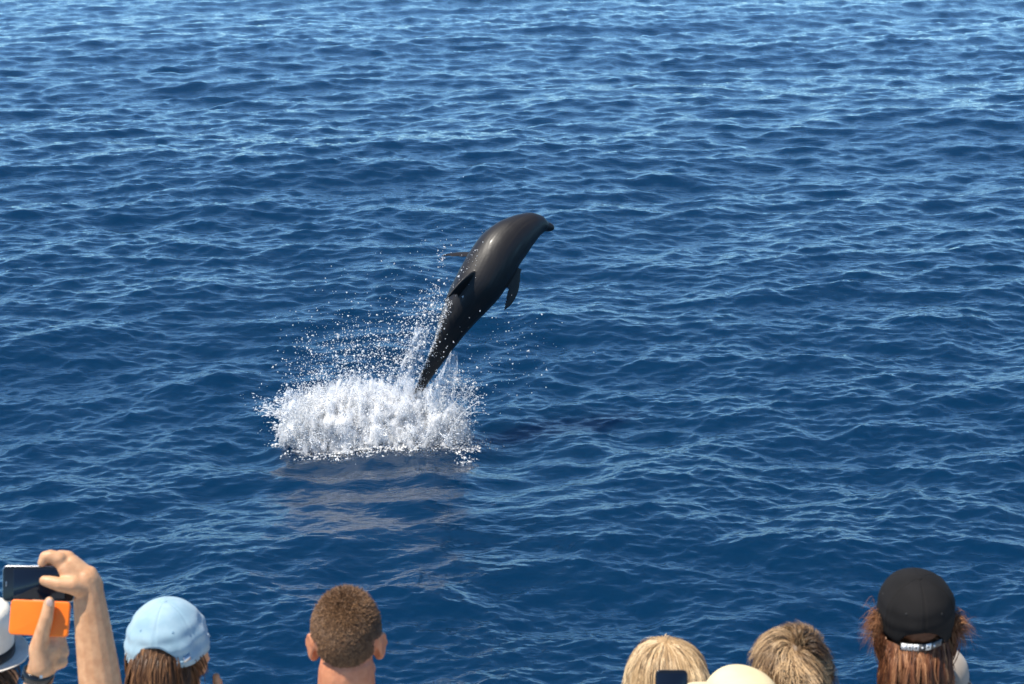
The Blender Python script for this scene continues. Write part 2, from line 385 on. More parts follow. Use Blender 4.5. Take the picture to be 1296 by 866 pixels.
    for k0 in range(0, len(co), 20000): ix[k0:k0 + 20000] = np.argmin(((co[k0:k0 + 20000, None] - c[None]) ** 2).sum(2), 1)
    e = co - c[ix]; dn = (e * dors[ix]).sum(1); ln_ = (e * lat[ix]).sum(1)
    attr(me, 'along', ix / 129.0); attr(me, 'around', np.arctan2(ln_, dn) / np.pi)
    # spots for beads of water along the back
    return me, (c, dors, lat, q)
dol_me, DOL = build_dolphin()
dolphin = link('dolphin', dol_me, m_dol)
tag(dolphin, 'dark grey dolphin leaping out of the white splash', 'dolphin')

# ------------------------------------------------------------------ the splash
m_foam = mat('white_water', (.97, .98, .985), .35, .4, Subsurface_Weight=0.0)
def foam_nodes():
    nt = m_foam.node_tree; b = nt.nodes['Principled BSDF']; out = nt.nodes['Material Output']
    t = nt.nodes.new('ShaderNodeBsdfTranslucent'); t.inputs[0].default_value = (.98, .99, 1, 1)
    mx = nt.nodes.new('ShaderNodeMixShader'); mx.inputs[0].default_value = .48
    nt.links.new(b.outputs[0], mx.inputs[1]); nt.links.new(t.outputs[0], mx.inputs[2]); nt.links.new(mx.outputs[0], out.inputs['Surface'])
foam_nodes()
m_heart = bpy.data.materials.new('aerated_water'); m_heart.use_nodes = True
def heart_nodes():
    nt = m_heart.node_tree; nt.nodes.remove(nt.nodes['Principled BSDF'])
    v = nt.nodes.new('ShaderNodeVolumePrincipled'); v.inputs['Color'].default_value = (.998, .999, 1, 1); v.inputs['Anisotropy'].default_value = .1
    tc = nt.nodes.new('ShaderNodeTexCoord'); n = nt.nodes.new('ShaderNodeTexNoise'); n.inputs['Scale'].default_value = 9; n.inputs['Detail'].default_value = 7; n.inputs['Roughness'].default_value = .68; n.inputs['Distortion'].default_value = .4
    L = nt.links.new; n.inputs['Scale'].default_value = 1.0
    mp = nt.nodes.new('ShaderNodeMapping'); mp.inputs['Scale'].default_value = (10, 10, 5.5); L(tc.outputs['Object'], mp.inputs[0]); L(mp.outputs[0], n.inputs['Vector'])
    m2 = nt.nodes.new('ShaderNodeMapping'); m2.inputs['Scale'].default_value = (1 / .99, 1 / .40, 1 / .58); L(tc.outputs['Object'], m2.inputs[0])
    ln = nt.nodes.new('ShaderNodeVectorMath'); ln.operation = 'LENGTH'; L(m2.outputs[0], ln.inputs[0])
    fr = nt.nodes.new('ShaderNodeMath'); fr.operation = 'MULTIPLY_ADD'; fr.inputs[1].default_value = -1.15; fr.inputs[2].default_value = 1.0; L(ln.outputs['Value'], fr.inputs[0])
    nn = nt.nodes.new('ShaderNodeMath'); nn.operation = 'MULTIPLY_ADD'; nn.inputs[1].default_value = 2.9; nn.inputs[2].default_value = -1.45; L(n.outputs['Fac'], nn.inputs[0])
    sm = nt.nodes.new('ShaderNodeMath'); sm.operation = 'ADD'; L(fr.outputs[0], sm.inputs[0]); L(nn.outputs[0], sm.inputs[1])
    r = nt.nodes.new('ShaderNodeMapRange'); r.inputs[1].default_value = .0; r.inputs[2].default_value = .45; r.inputs[3].default_value = 0; r.inputs[4].default_value = 190
    L(sm.outputs[0], r.inputs[0]); L(r.outputs[0], v.inputs['Density'])
    nt.links.new(v.outputs[0], nt.nodes['Material Output'].inputs['Volume'])
heart_nodes(); SC.cycles.volume_step_rate = 0.12; SC.cycles.volume_max_steps = 512; SC.cycles.volume_bounces = 16; SC.cycles.max_bounces = 24; SC.cycles.diffuse_bounces = 14; SC.cycles.transmission_bounces = 16; SC.cycles.transparent_max_bounces = 16
m_veil = bpy.data.materials.new('water_veil'); m_veil.use_nodes = True
def veil_nodes():
    nt = m_veil.node_tree; b = nt.nodes['Principled BSDF']; out = nt.nodes['Material Output']
    b.inputs['Base Color'].default_value = (.9, .94, .98, 1); b.inputs['Roughness'].default_value = .15
    tr = nt.nodes.new('ShaderNodeBsdfTransparent'); mx = nt.nodes.new('ShaderNodeMixShader')
    tc = nt.nodes.new('ShaderNodeTexCoord'); mp = nt.nodes.new('ShaderNodeMapping'); mp.inputs['Scale'].default_value = (34, 34, 4)
    n = nt.nodes.new('ShaderNodeTexNoise'); n.inputs['Scale'].default_value = 1; n.inputs['Detail'].default_value = 5
    r = nt.nodes.new('ShaderNodeValToRGB'); r.color_ramp.elements[0].position = .40; r.color_ramp.elements[1].position = .80
    r.color_ramp.elements[0].color = (.10, .10, .10, 1); r.color_ramp.elements[1].color = (.82, .82, .82, 1)
    nt.links.new(tc.outputs['Object'], mp.inputs[0]); nt.links.new(mp.outputs[0], n.inputs['Vector']); nt.links.new(n.outputs['Fac'], r.inputs[0]); nt.links.new(r.outputs[0], mx.inputs[0])
    nt.links.new(tr.outputs[0], mx.inputs[1]); nt.links.new(b.outputs[0], mx.inputs[2]); nt.links.new(mx.outputs[0], out.inputs['Surface'])
veil_nodes()

OCT_V = np.array([(1, 0, 0), (-1, 0, 0), (0, 1, 0), (0, -1, 0), (0, 0, 1), (0, 0, -1)], float)
OCT_F = np.array([(0, 2, 4), (2, 1, 4), (1, 3, 4), (3, 0, 4), (2, 0, 5), (1, 2, 5), (3, 1, 5), (0, 3, 5)])
TET_V = np.array([(1, 1, 1), (1, -1, -1), (-1, 1, -1), (-1, -1, 1)], float) * .8
TET_F = np.array([(0, 1, 2), (0, 3, 1), (0, 2, 3), (1, 3, 2)])
def drops_mesh(pos, rad, stretch=None, tet=False):
    OV, OF = (TET_V, TET_F) if tet else (OCT_V, OCT_F)
    n = len(pos)
    A = rng.normal(size=(n, 4)); A /= np.linalg.norm(A, axis=1)[:, None]; w, x, y, z = A.T
    Rm = np.stack([1-2*(y*y+z*z), 2*(x*y-z*w), 2*(x*z+y*w), 2*(x*y+z*w), 1-2*(x*x+z*z), 2*(y*z-x*w), 2*(x*z-y*w), 2*(y*z+x*w), 1-2*(x*x+y*y)], -1).reshape(n, 3, 3)
    sc = rad[:, None] * np.exp(rng.normal(0, .3, (n, 3))) if stretch is None else rad[:, None] * stretch
    V = np.einsum('nij,nkj->nki', Rm, OV[None] * sc[:, None, :]) + pos[:, None, :]
    F = OF[None] + (np.arange(n) * len(OV))[:, None, None]
    return mesh_np(V.reshape(-1, 3), F.reshape(-1, 3), 'drops')

PXM = FPX / DOLD
def to_splash(px, py):
    """photo pixel near the splash to (x, z) metres in the upright plane through the splash"""
    return (px - 474) / PXM, (556 - py) / PXM / math.cos(PITCH + .05)

def build_splash():
    root = empty('splash', SPL); tag(root, 'burst of white water thrown up around the dolphin tail', 'splash', kind='stuff')
    topx = np.array([352, 362, 380, 400, 430, 455, 480, 500, 520, 540, 560, 580, 592, 600]); topy = np.array([545, 510, 492, 478, 470, 462, 478, 482, 492, 497, 492, 502, 535, 552])
    tx, tz = to_splash(topx, topy)
    g = rng
    def clump(x, y, z, f):      # uneven density so that the mass breaks into tongues
        return .5 + .5 * np.sin(x * 9 * f + 2.1 * np.sin(z * 7 * f + y * 4)) * np.cos(z * 8 * f - x * 4 * f + 1.7 * np.sin(x * 6 + y * 9))
    P_, R_ = [], []
    # aerated heart of the burst
    th = np.linspace(0, 2 * np.pi, 40, endpoint=False); ph = np.linspace(-.35, np.pi / 2 - .03, 16)
    d_ = np.stack([np.cos(ph)[:, None] * np.cos(th) * 1.04, np.cos(ph)[:, None] * np.sin(th) * .54, (np.sin(ph)[:, None] + 0 * th) * .76], -1).reshape(-1, 3)
    bl = Blob(); bl._shell(d_, 16, 40); me = bpy.data.meshes.new('mist'); me.from_pydata(np.vstack(bl.V).tolist(), [], [tuple(dict.fromkeys(f)) for f in np.vstack(bl.F).tolist()])
    o = bpy.data.objects.new('white_water', me); COL.objects.link(o); me.materials.append(m_heart); o.parent = root; o.location = (0, .06, 0); tag(o, kind='stuff')
    n = 44000
    x = g.uniform(-1.0, 1.03, n); y = g.normal(.04, .20, n); k = np.sqrt(np.clip(1 - (x / 1.05) ** 2, .03, 1)); y *= k
    ht = np.interp(x, tx, tz) * np.clip(1 - (np.abs(y) / .72) ** 2, .06, 1); tg = .5 + .5 * np.sin(x * 17 + 3 * np.sin(y * 6)) * np.sin(x * 29 + y * 11 + 1.3); ht *= .47 + .34 * clump(x, y, 0 * x, 1.6) + .45 * tg ** 2; y += .10 * (tg - .4) * np.sign(y)
    z = ht * g.beta(1.15, 1.3, n) - .05; keep = g.random(n) < .25 + .75 * clump(x, y, z, 1.0) ** .6
    P_.append(np.stack([x, y, z], -1)[keep]); R_.append(np.exp(g.normal(math.log(.0035), .42, n))[keep])
    # torn upper rim
    n = 13000
    x = g.uniform(-1.02, 1.05, n); y = g.normal(.04, .24, n); ht = np.interp(x, tx, tz)
    z = ht * (.58 + g.exponential(.28, n)); keep = g.random(n) < clump(x, y, z, 2.2) ** 1.2
    P_.append(np.stack([x, y, z], -1)[keep]); R_.append(np.exp(g.normal(math.log(.0038), .5, n))[keep])
    # ballistic jets that shed drops
    JP, JR, JD, TH = [], [], [], []
    for j in range(560):
        x0 = g.uniform(-.9, .85); y0 = g.normal(.02, .20); th = g.uniform(0, 2 * np.pi)
        out = g.uniform(.2, 1.15); v = np.array((out * math.cos(th) * 1.1 + .5 * x0 - .15, out * math.sin(th) * .6, min(g.gamma(4, .38) + .45, 3.0)))
        tm = 2 * v[2] / 9.81; m = int(g.integers(8, 34)); t = np.sort(g.uniform(.15, .80, m)) * tm * g.uniform(.6, 1)
        p = np.array((x0, y0, 0)) + v * t[:, None] + np.array((0, 0, -4.9)) * (t ** 2)[:, None] + g.normal(0, .012 + .02 * (t / tm)[:, None], (m, 3))
        JP.append(p); JR.append(np.exp(g.normal(math.log(.0036), .55, m))); vv = v + np.array((0, 0, -9.81)) * t[:, None]; JD.append(vv)
        if j % 3 == 0:
            t2 = np.linspace(.05, g.uniform(.25, .6), 9) * tm; TH.append(np.array((x0, y0, 0)) + v * t2[:, None] + np.array((0, 0, -4.9)) * (t2 ** 2)[:, None] + np.cumsum(g.normal(0, .006, (9, 3)), 0))
    # spray dragged up along the tail
    def along(n, poly, sx, sy, r0, sd):
        poly = np.array(poly, float); u = g.uniform(0, len(poly) - 1, n); i = u.astype(int).clip(0, len(poly) - 2); f = (u - i)[:, None]
        q = poly[i] * (1 - f) + poly[i + 1] * f; q = q + g.normal(0, 1, (n, 2)) * np.array((sx, sy))
        xx, zz = to_splash(q[:, 0], q[:, 1]); P_.append(np.stack([xx, g.normal(0, .12, n), zz], -1)); R_.append(np.exp(g.normal(math.log(r0), sd, n)))
    along(900, [(505, 478), (520, 450), (533, 428), (545, 400), (556, 372)], 9, 12, .0045, .5)
    along(420, [(470, 455), (495, 440), (520, 418), (532, 408)], 13, 13, .0045, .5)
    along(700, [(560, 500), (572, 480), (580, 486), (590, 494), (597, 505)], 8, 10, .0042, .45)
    along(260, [(600, 540), (590, 520), (600, 500), (603, 488)], 7, 9, .0045, .45)
    along(650, [(380, 470), (420, 450), (460, 440), (500, 430)], 26, 20, .0042, .5)
    along(170, [(400, 430), (480, 400), (540, 350), (570, 330)], 38, 30, .0036, .45)
    along(170, [(600, 470), (640, 455), (670, 440)], 30, 30, .0036, .45)
    along(45, [(563, 325), (561, 331), (560, 340)], 2.5, 4, .0045, .4)
    pos = np.vstack(P_) + SPL; rad = np.concatenate(R_)
    ok = pos[:, 2] > sea_z(pos[:, 0], pos[:, 1]) - .03; pos = pos[ok]; rad = rad[ok].clip(.0015, .02)
    o = link('spray', drops_mesh(pos, rad, tet=True), m_foam, root); tag(o, kind='stuff')
    jp = np.vstack(JP) + SPL; jr = np.concatenate(JR).clip(.0015, .012); jd = np.vstack(JD); jd /= np.linalg.norm(jd, axis=1)[:, None]; ok = jp[:, 2] > .0; jp, jr, jd = jp[ok], jr[ok], jd[ok]
    e1 = np.cross(jd, g.normal(size=jd.shape)); e1 /= np.linalg.norm(e1, axis=1)[:, None]; e2 = np.cross(jd, e1); ln_ = np.exp(g.normal(.35, .45, len(jp)))[:, None]
    VV = np.stack([jp + jd * jr[:, None] * ln_ * 1.6, jp - jd * jr[:, None] * ln_ * 1.6, jp + e1 * jr[:, None], jp - e1 * jr[:, None], jp + e2 * jr[:, None], jp - e2 * jr[:, None]], 1)
    FF = np.array([(0, 2, 4), (0, 4, 3), (0, 3, 5), (0, 5, 2), (1, 4, 2), (1, 3, 4), (1, 5, 3), (1, 2, 5)])[None] + (np.arange(len(jp)) * 6)[:, None, None]
    o = link('flying_drop', mesh_np(VV.reshape(-1, 3), FF.reshape(-1, 3)), m_foam, root); tag(o, kind='stuff')
    o = strands(np.stack(TH) + SPL, g.uniform(.0018, .0045, len(TH)), 'water_thread', m_foam, root, np.zeros(len(TH)), taper=.2, sides=4); tag(o, kind='stuff')
    # foam lying on the water around the foot
    n = 24000; th = g.uniform(0, 2 * np.pi, n); rr = np.sqrt(g.uniform(0, 1, n)) * (1 + .12 * np.sin(3 * th + 1) + .08 * np.sin(7 * th))
    x = SPL[0] + .02 + rr * 1.16 * np.cos(th); y = SPL[1] + rr * .58 * np.sin(th); k = clump(x, y, y * 2, 2.4); keep = g.random(n) < np.where(rr > .65, k ** 3 * np.clip((1.15 - rr) / .5, 0, 1), .8)
    x, y = x[keep], y[keep]; q = np.stack([x, y, sea_z(x, y) + .004], -1)
    # stray tongue to the right of the foot
    m = 900; x = SPL[0] + g.uniform(.75, 1.12, m); y = SPL[1] + g.normal(-.22, .12, m) + .15 * np.sin(x * 15); q = np.vstack([q, np.stack([x, y, sea_z(x, y) + .003], -1)])
    o = link('surface_foam', drops_mesh(q, np.exp(g.normal(math.log(.0055), .5, len(q))), tet=True), m_foam, root); tag(o, kind='stuff')
    # thin sheets of water pulled up by the tail
    def veil(edge_a, edge_b, depth, bulge, nu=40, nv=24):
        A = np.array(edge_a, float); B = np.array(edge_b, float); u = np.linspace(0, len(A) - 1, nu); V = []
        for uu in u:
            i = min(int(uu), len(A) - 2); f = uu - i; a = A[i] * (1 - f) + A[i + 1] * f; b = B[i] * (1 - f) + B[i + 1] * f
            for v in np.linspace(0, 1, nv):
                p = a * (1 - v) + b * v; xx, zz = to_splash(*p)
                V.append((SPL[0] + xx, SPL[1] + depth + bulge * math.sin(math.pi * v) + .015 * math.sin(uu * 5 + v * 9), zz))
        o = link('water_veil', mesh_np(V, grid_faces(nu, nv)), m_veil, root); tag(o, kind='stuff')
    veil([(576, 447), (572, 462), (566, 480), (560, 500), (556, 520)], [(571, 445), (560, 468), (548, 484), (540, 500), (535, 520)], -.05, -.06)
    veil([(579, 450), (580, 470), (577, 490), (574, 520)], [(574, 449), (566, 470), (560, 490), (556, 520)], .10, .05)
    veil([(528, 415), (520, 440), (508, 465), (500, 490)], [(545, 420), (538, 445), (528, 470), (522, 490)], .05, -.05)
    veil([(366, 490), (359, 505), (357, 525), (362, 550)], [(385, 490), (385, 508), (388, 530), (395, 552)], 0, -.10)
    # beads and torn film running down the back
    c, dors, lat, q = DOL; B_, BR = [], []
    for i0, i1, n, ang, sp in ((8, 62, 620, -20, 9), (14, 40, 160, -4, 22), (66, 88, 60, -18, 14), (4, 24, 260, 5, 35), (36, 58, 420, -12, 6)):
        ii = g.integers(i0, i1, n); a = np.radians(g.normal(ang, sp, n)); cs, sn = np.cos(a), np.sin(a)
        u = ii / 129; ridge = np.interp(u, [0, .1, .45, .6], [.9, .8, .22, 0]); rd = (1 - ridge * .32 * np.abs(sn) ** .9 * np.abs(cs) ** .9) * 1.0
        B_.append(c[ii] + (q[ii, 1] * rd * cs)[:, None] * dors[ii] + (q[ii, 0] * rd * sn)[:, None] * lat[ii] + g.normal(0, .006, (n, 3))); BR.append(np.exp(g.normal(math.log(.0036), .4, n)))
    o = link('water_bead', drops_mesh(np.vstack(B_), np.concatenate(BR)), m_foam, root); tag(o, kind='stuff')
build_splash()
# ------------------------------------------------------------------ people
SK_FAIR = skin('fair_sunlit_skin', (.53, .275, .14), (.64, .36, .195))
SK_TAN = skin('tanned_skin', (.50, .195, .10), (.58, .25, .135))
M_EYE = mat('eye_white', (.8, .8, .78), .2)

def hand_caps(b, wrist, fd, pn, curl=.5, sgn=1, k=1.0):
    """open hand: fd finger direction, pn palm normal, thumb on side sgn"""
    fd = nrm(fd); pn = nrm(pn - np.dot(pn, fd) * fd); sd = np.cross(fd, pn) * sgn
    w = np.asarray(wrist)
    for i, (off, L) in enumerate(((.030, .072), (.010, .080), (-.010, .074), (-.029, .060))):
        kn = w + fd * .092 * k + sd * off * k - pn * .004
        b.chain([w + fd * .01 + sd * off * .6 * k, kn], [.015 * k, .012 * k])
        d = fd.copy(); p = kn; r = .0098 * k
        for seg, f in ((0.45, .5), (.32, 1.0), (.23, .8)):
            a = curl * f; d = nrm(d * math.cos(a) + pn * math.sin(a)); q = p + d * L * seg * k
            b.cap(p, q, r, r * .92); p = q; r *= .92
    p = w + fd * .025 + sd * .024 * k; q = p + nrm(fd * .6 + sd * .75 + pn * .3) * .045 * k; s_ = q + nrm(fd * .9 + sd * .3 + pn * .4) * .032 * k; e = s_ + nrm(fd + pn * .3) * .026 * k
    b.chain([p, q, s_, e], [.015 * k, .0125 * k, .011 * k, .009 * k])

class Person:
    def __init__(s, label, px, py, d, skin_m, shirt, trousers, yaw=0, pitch=0, k=1.0, cat='person', group=None, roll=0, neck=1.0):
        s.neck = neck
        s.head = P(px, py, d); s.k = k; s.skin = skin_m
        ground = DECK
        s.root = empty('person', (s.head[0], s.head[1] - .02, ground)); tag(s.root, label, cat, group)
        s.M = np.array(Matrix.Rotation(R(yaw), 3, 'Z') @ Matrix.Rotation(R(pitch), 3, 'X') @ Matrix.Rotation(R(roll), 3, 'Y'))
        s.extra = []; s.shirt_c = shirt; s.tr_c = trousers; s.arms = {}
    def L(s, p): return s.head + (s.M @ np.asarray(p, float)) * s.k
    def LL(s, A): return s.head + (np.asarray(A) @ s.M.T) * s.k
    def head_mesh(s):
        b = Blob(); k = s.k
        b.ell(s.L((0, -.012, .040)), np.array((.074, .096, .088)) * k, s.M)
        b.ell(s.L((0, .03, .03)), np.array((.066, .066, .075)) * k, s.M)
        b.ell(s.L((0, .035, -.035)), np.array((.058, .060, .062)) * k, s.M)
        b.cap(s.L((0, .06, -.075)), s.L((0, .075, -.092)), .030 * k, .022 * k)
        b.cap(s.L((-.045, .02, -.06)), s.L((0, .07, -.095)), .020 * k, .016 * k); b.cap(s.L((.045, .02, -.06)), s.L((0, .07, -.095)), .020 * k, .016 * k)
        b.chain([s.L((0, .098, .025)), s.L((0, .116, -.012)), s.L((0, .100, -.018))], np.array([.008, .013, .010]) * k)
        b.cap(s.L((-.014, .093, -.048)), s.L((.014, .093, -.048)), .008 * k, .008 * k); b.cap(s.L((-.012, .092, -.058)), s.L((.012, .092, -.058)), .008 * k, .008 * k)
        b.cap(s.L((-.04, .082, .038)), s.L((.04, .082, .038)), .010 * k, .010 * k)
        for sg in (1, -1):
            rot = s.M @ np.array(Matrix.Rotation(R(-22 * sg), 3, 'Z') @ Matrix.Rotation(R(8), 3, 'X'))
            b.ell(s.L((sg * .0785, -.008, .002)), np.array((.0065, .0185, .032)) * k, rot, 16, 10)
            for a in np.linspace(-40, 150, 7):
                a2 = a + 32
                pt = lambda t: s.head + (s.M @ np.array((sg * .0785, -.008, .002)) + rot @ np.array((sg * .003, -math.cos(R(t)) * .017, math.sin(R(t)) * .030))) * k
                b.cap(pt(a), pt(a2), .0048 * k, .0048 * k, 8)
            b.ell(s.L((sg * .072, .0, -.008)), np.array((.014, .016, .026)) * k, s.M, 12, 8)
        # neck is upright: it ends in the shoulders
        nb = s.head + np.array((0, -.035, -.21)) * k
        b.cap(s.L((0, -.032, -.045)), nb, .055 * k * s.neck, .062 * k * s.neck); b.cap(s.L((0, -.005, -.07)), nb + np.array((0, .02, .02)), .048 * k, .055 * k)
        for sg in (1, -1): b.cap(s.head + np.array((sg * .035, -.05, -.135)) * k, s.head + np.array((sg * .14, -.045, -.24)) * k, .035 * k, .045 * k)
        b.cap(nb, nb + np.array((0, 0, -.12)), .085 * k, .11 * k)
        return b.mesh(.0042 * k, 3)
    def finish(s, hands_on_rail=('l', 'r')):
        h = s.head; g = DECK; sh_z = h[2] - .275 * s.k; H = h[2] + .125 * s.k - g; hip = g + .50 * H; kn = g + .27 * H
        x, y = h[0], h[1] - .035; w = .185 * s.k
        body = Blob(); shirt = Blob(); tr = Blob()
        spine = [(x, y, sh_z), (x, y + .01, (sh_z + hip) / 2), (x, y, hip)]
        for o_ in (-.085, 0, .085):
            shirt.chain([(x + o_ * s.k, y, sh_z - .03), (x + o_ * .9 * s.k, y + .01, (sh_z + hip) / 2), (x + o_ * s.k, y, hip - .04)], [.105 * s.k, .10 * s.k, .108 * s.k])
            body.chain([(x + o_ * s.k, y, sh_z - .05), (x + o_ * .9 * s.k, y + .01, (sh_z + hip) / 2), (x + o_ * s.k, y, hip)], [.09 * s.k, .085 * s.k, .09 * s.k])
        ms = [s.head_mesh()] + s.extra
        for key, sg in (('l', -1), ('r', 1)):
            S_ = np.array((x + sg * w, y, sh_z))
            shirt.cap((x + sg * .08, y, sh_z + .005), S_, .07 * s.k, .072 * s.k)
            if key in s.arms:
                E, Wp = s.arms[key]
            else:
                E = np.array((x + sg * (w + .05), y + .13, max(sh_z - .24, g + .95))); Wp = np.array((x + sg * (w - .03), min(y + .42, 4.93), g + 1.015))
                if hands_on_rail:
                    hb = Blob(); fd = nrm((0, .085, -.03)); hand_caps(hb, Wp, np.array((0, .09, 0.0)), np.array((0, 0, -1.)), .7, -sg, s.k); ms.append(hb.mesh(.0042, 2))
            body.chain([S_, E], [.045 * s.k, .038 * s.k])
            if key not in s.arms or s.arms[key][1] is not None: body.chain([E, Wp], [.036 * s.k, .027 * s.k])
            mid = S_ + (np.asarray(E) - S_) * .62; shirt.chain([S_, mid], [.066 * s.k, .058 * s.k])
            hx = x + sg * .088 * s.k
            body.chain([(hx, y, hip), (hx * 1.0, y + .01, kn), (hx, y - .02, g + .09)], [.08 * s.k, .055 * s.k, .042 * s.k])
            tr.chain([(hx, y, hip + .02), (hx, y + .01, kn), (hx, y - .015, g + .12)], [.098 * s.k, .072 * s.k, .062 * s.k])
            sb = Blob(); sb.cap((hx, y - .05, g + .045), (hx + sg * .015, y + .15, g + .036), .045, .036); sb.cap((hx, y - .04, g + .05), (hx, y - .03, g + .10), .045, .048)
            sm = sb.mesh(.008, 2); zc = np.empty(len(sm.vertices) * 3, np.float32); sm.vertices.foreach_get('co', zc); zc = zc.reshape(-1, 3); zc[:, 2] = np.maximum(zc[:, 2], g + .001); sm.vertices.foreach_set('co', zc.ravel())
            link('shoe', sm, M_SHOE, s.root)
        tr.cap((x - .07, y, hip + .03), (x + .07, y, hip + .03), .112 * s.k, .112 * s.k)
        ms.append(body.mesh(.015, 2))
        link('body', join_meshes(ms), s.skin, s.root)
        link('shirt', shirt.mesh(.013, 3), s.shirt_c, s.root); link('trousers', tr.mesh(.014, 3), s.tr_c, s.root)
        for sg in (1, -1):
            e = Blob(); e.ell(s.L((sg * .031, .083, .018)), np.array((.0115,) * 3) * s.k, None, 12, 8); V = np.vstack(e.V); F = [tuple(dict.fromkeys(f)) for f in np.vstack(e.F).tolist()]
            me = bpy.data.meshes.new('eye'); me.from_pydata(V.tolist(), [], F); link('eye', me, M_EYE, s.root)
M_SHOE = mat('shoe_canvas', (.12, .12, .13), .7)

def hair_flow(pr, n, crown, length, seg=9, lift=(.004, .02), wob=.12, zmin=-1, swirl=0.3, fall=.55, region=None, rad=(.078, .100, .092), cen=(0, -.012, .040), clump=60, cl=.004):
    """hair growing from the scalp, running away from the crown over the skull and then falling"""
    cen = np.array(cen); rad = np.array(rad); crown = nrm(crown); out = []
    d = rng.normal(size=(n * 6, 3)); d /= np.linalg.norm(d, axis=1)[:, None]
    keep = region(d) if region else (d[:, 2] > -.35) & ~((d[:, 1] > .55) & (d[:, 2] < .45))
    d = d[keep & (d @ crown < .994)][:n]; S = len(d)
    # nearby roots share a wobble, so locks form
    ck = rng.normal(size=(clump, 3)); ck /= np.linalg.norm(ck, axis=1)[:, None]
    idx = np.argmax(d @ ck.T, 1); cw = rng.normal(0, 1, (clump, 3)); ctone = rng.normal(0, 1, clump)
    ln = length * (1 + .18 * rng.normal(size=S) + .12 * ctone[idx]); lf = rng.uniform(*lift, S) + (cl if lift[0] > .002 else .0) * np.abs(cw[idx, 0])
    p = cen + d * rad; path = [p.copy()]; step = (ln / (seg - 1))[:, None]
    for i in range(1, seg):
        nn = (p - cen) / rad ** 2; nn /= np.linalg.norm(nn, axis=1)[:, None]
        e = (p - cen) / rad; en = np.linalg.norm(e, axis=1)[:, None]
        fl = nn * 0 + (e / en - crown); fl = fl - (fl * nn).sum(1)[:, None] * nn; fl /= np.linalg.norm(fl, axis=1)[:, None] + 1e-6
        side = np.cross(nn, fl)
        gr = np.array((0, 0, -1.)); low = np.clip((.25 - e[:, 2:3]) * 1.6, 0, 1) * fall + .12
        v = fl * (1 - low) + gr * low + side * (swirl + wob * cw[idx, 1:2]) + wob * .5 * cw[idx] + wob * .35 * rng.normal(size=(S, 3))
        v -= np.minimum((v * nn).sum(1), 0)[:, None] * nn * (en < 1.10)
        v /= np.linalg.norm(v, axis=1)[:, None]
        p = p + v * step
        e = (p - cen) / rad; en = np.linalg.norm(e, axis=1)[:, None]; want = 1 + (lf * min(1, i / 2.5) / .09)[:, None]
        p = np.where((en < want), cen + e / en * rad * want, p)
        path.append(p.copy())
    pts = np.stack(path, 1); tint = np.clip(.5 + .25 * ctone[idx] + .12 * rng.normal(size=S), 0, 1)
    return pts, tint

def skull_cap(pr, rad, cen, m, name='hair_base', region=None, tint=.35, nz=26, nt=44, noise=.003):
    """solid underlayer of the hair; region(d) is True where hair grows"""
    ph = np.linspace(-.55 * np.pi / 2, np.pi / 2 - .03, nz); th = np.linspace(0, 2 * np.pi, nt, endpoint=False)
    d = np.stack([np.cos(ph)[:, None] * np.cos(th), np.cos(ph)[:, None] * np.sin(th), np.sin(ph)[:, None] + 0 * th], -1).reshape(-1, 3)
    V = np.array(cen) + d * np.array(rad) * (1 + noise / .09 * rng.normal(size=(len(d), 1)))
    F = grid_faces(nz, nt, True)
    if region is not None:
        ok = region(d); F = F[ok[F].all(1)]
    top = len(V); V = np.vstack([V, np.array(cen) + np.array((0, 0, rad[2]))])
    last = (nz - 1) * nt + np.arange(nt); cap = np.stack([last, (nz - 1) * nt + (np.arange(nt) + 1) % nt, np.full(nt, top), np.full(nt, top)], -1)
    V = pr.LL(V); me = bpy.data.meshes.new(name); me.from_pydata(V.tolist(), [], [tuple(dict.fromkeys(f)) for f in np.vstack([F, cap]).tolist()])
    attr(me, 'tint', np.full(len(V), tint)); return link(name, me, m, pr.root)

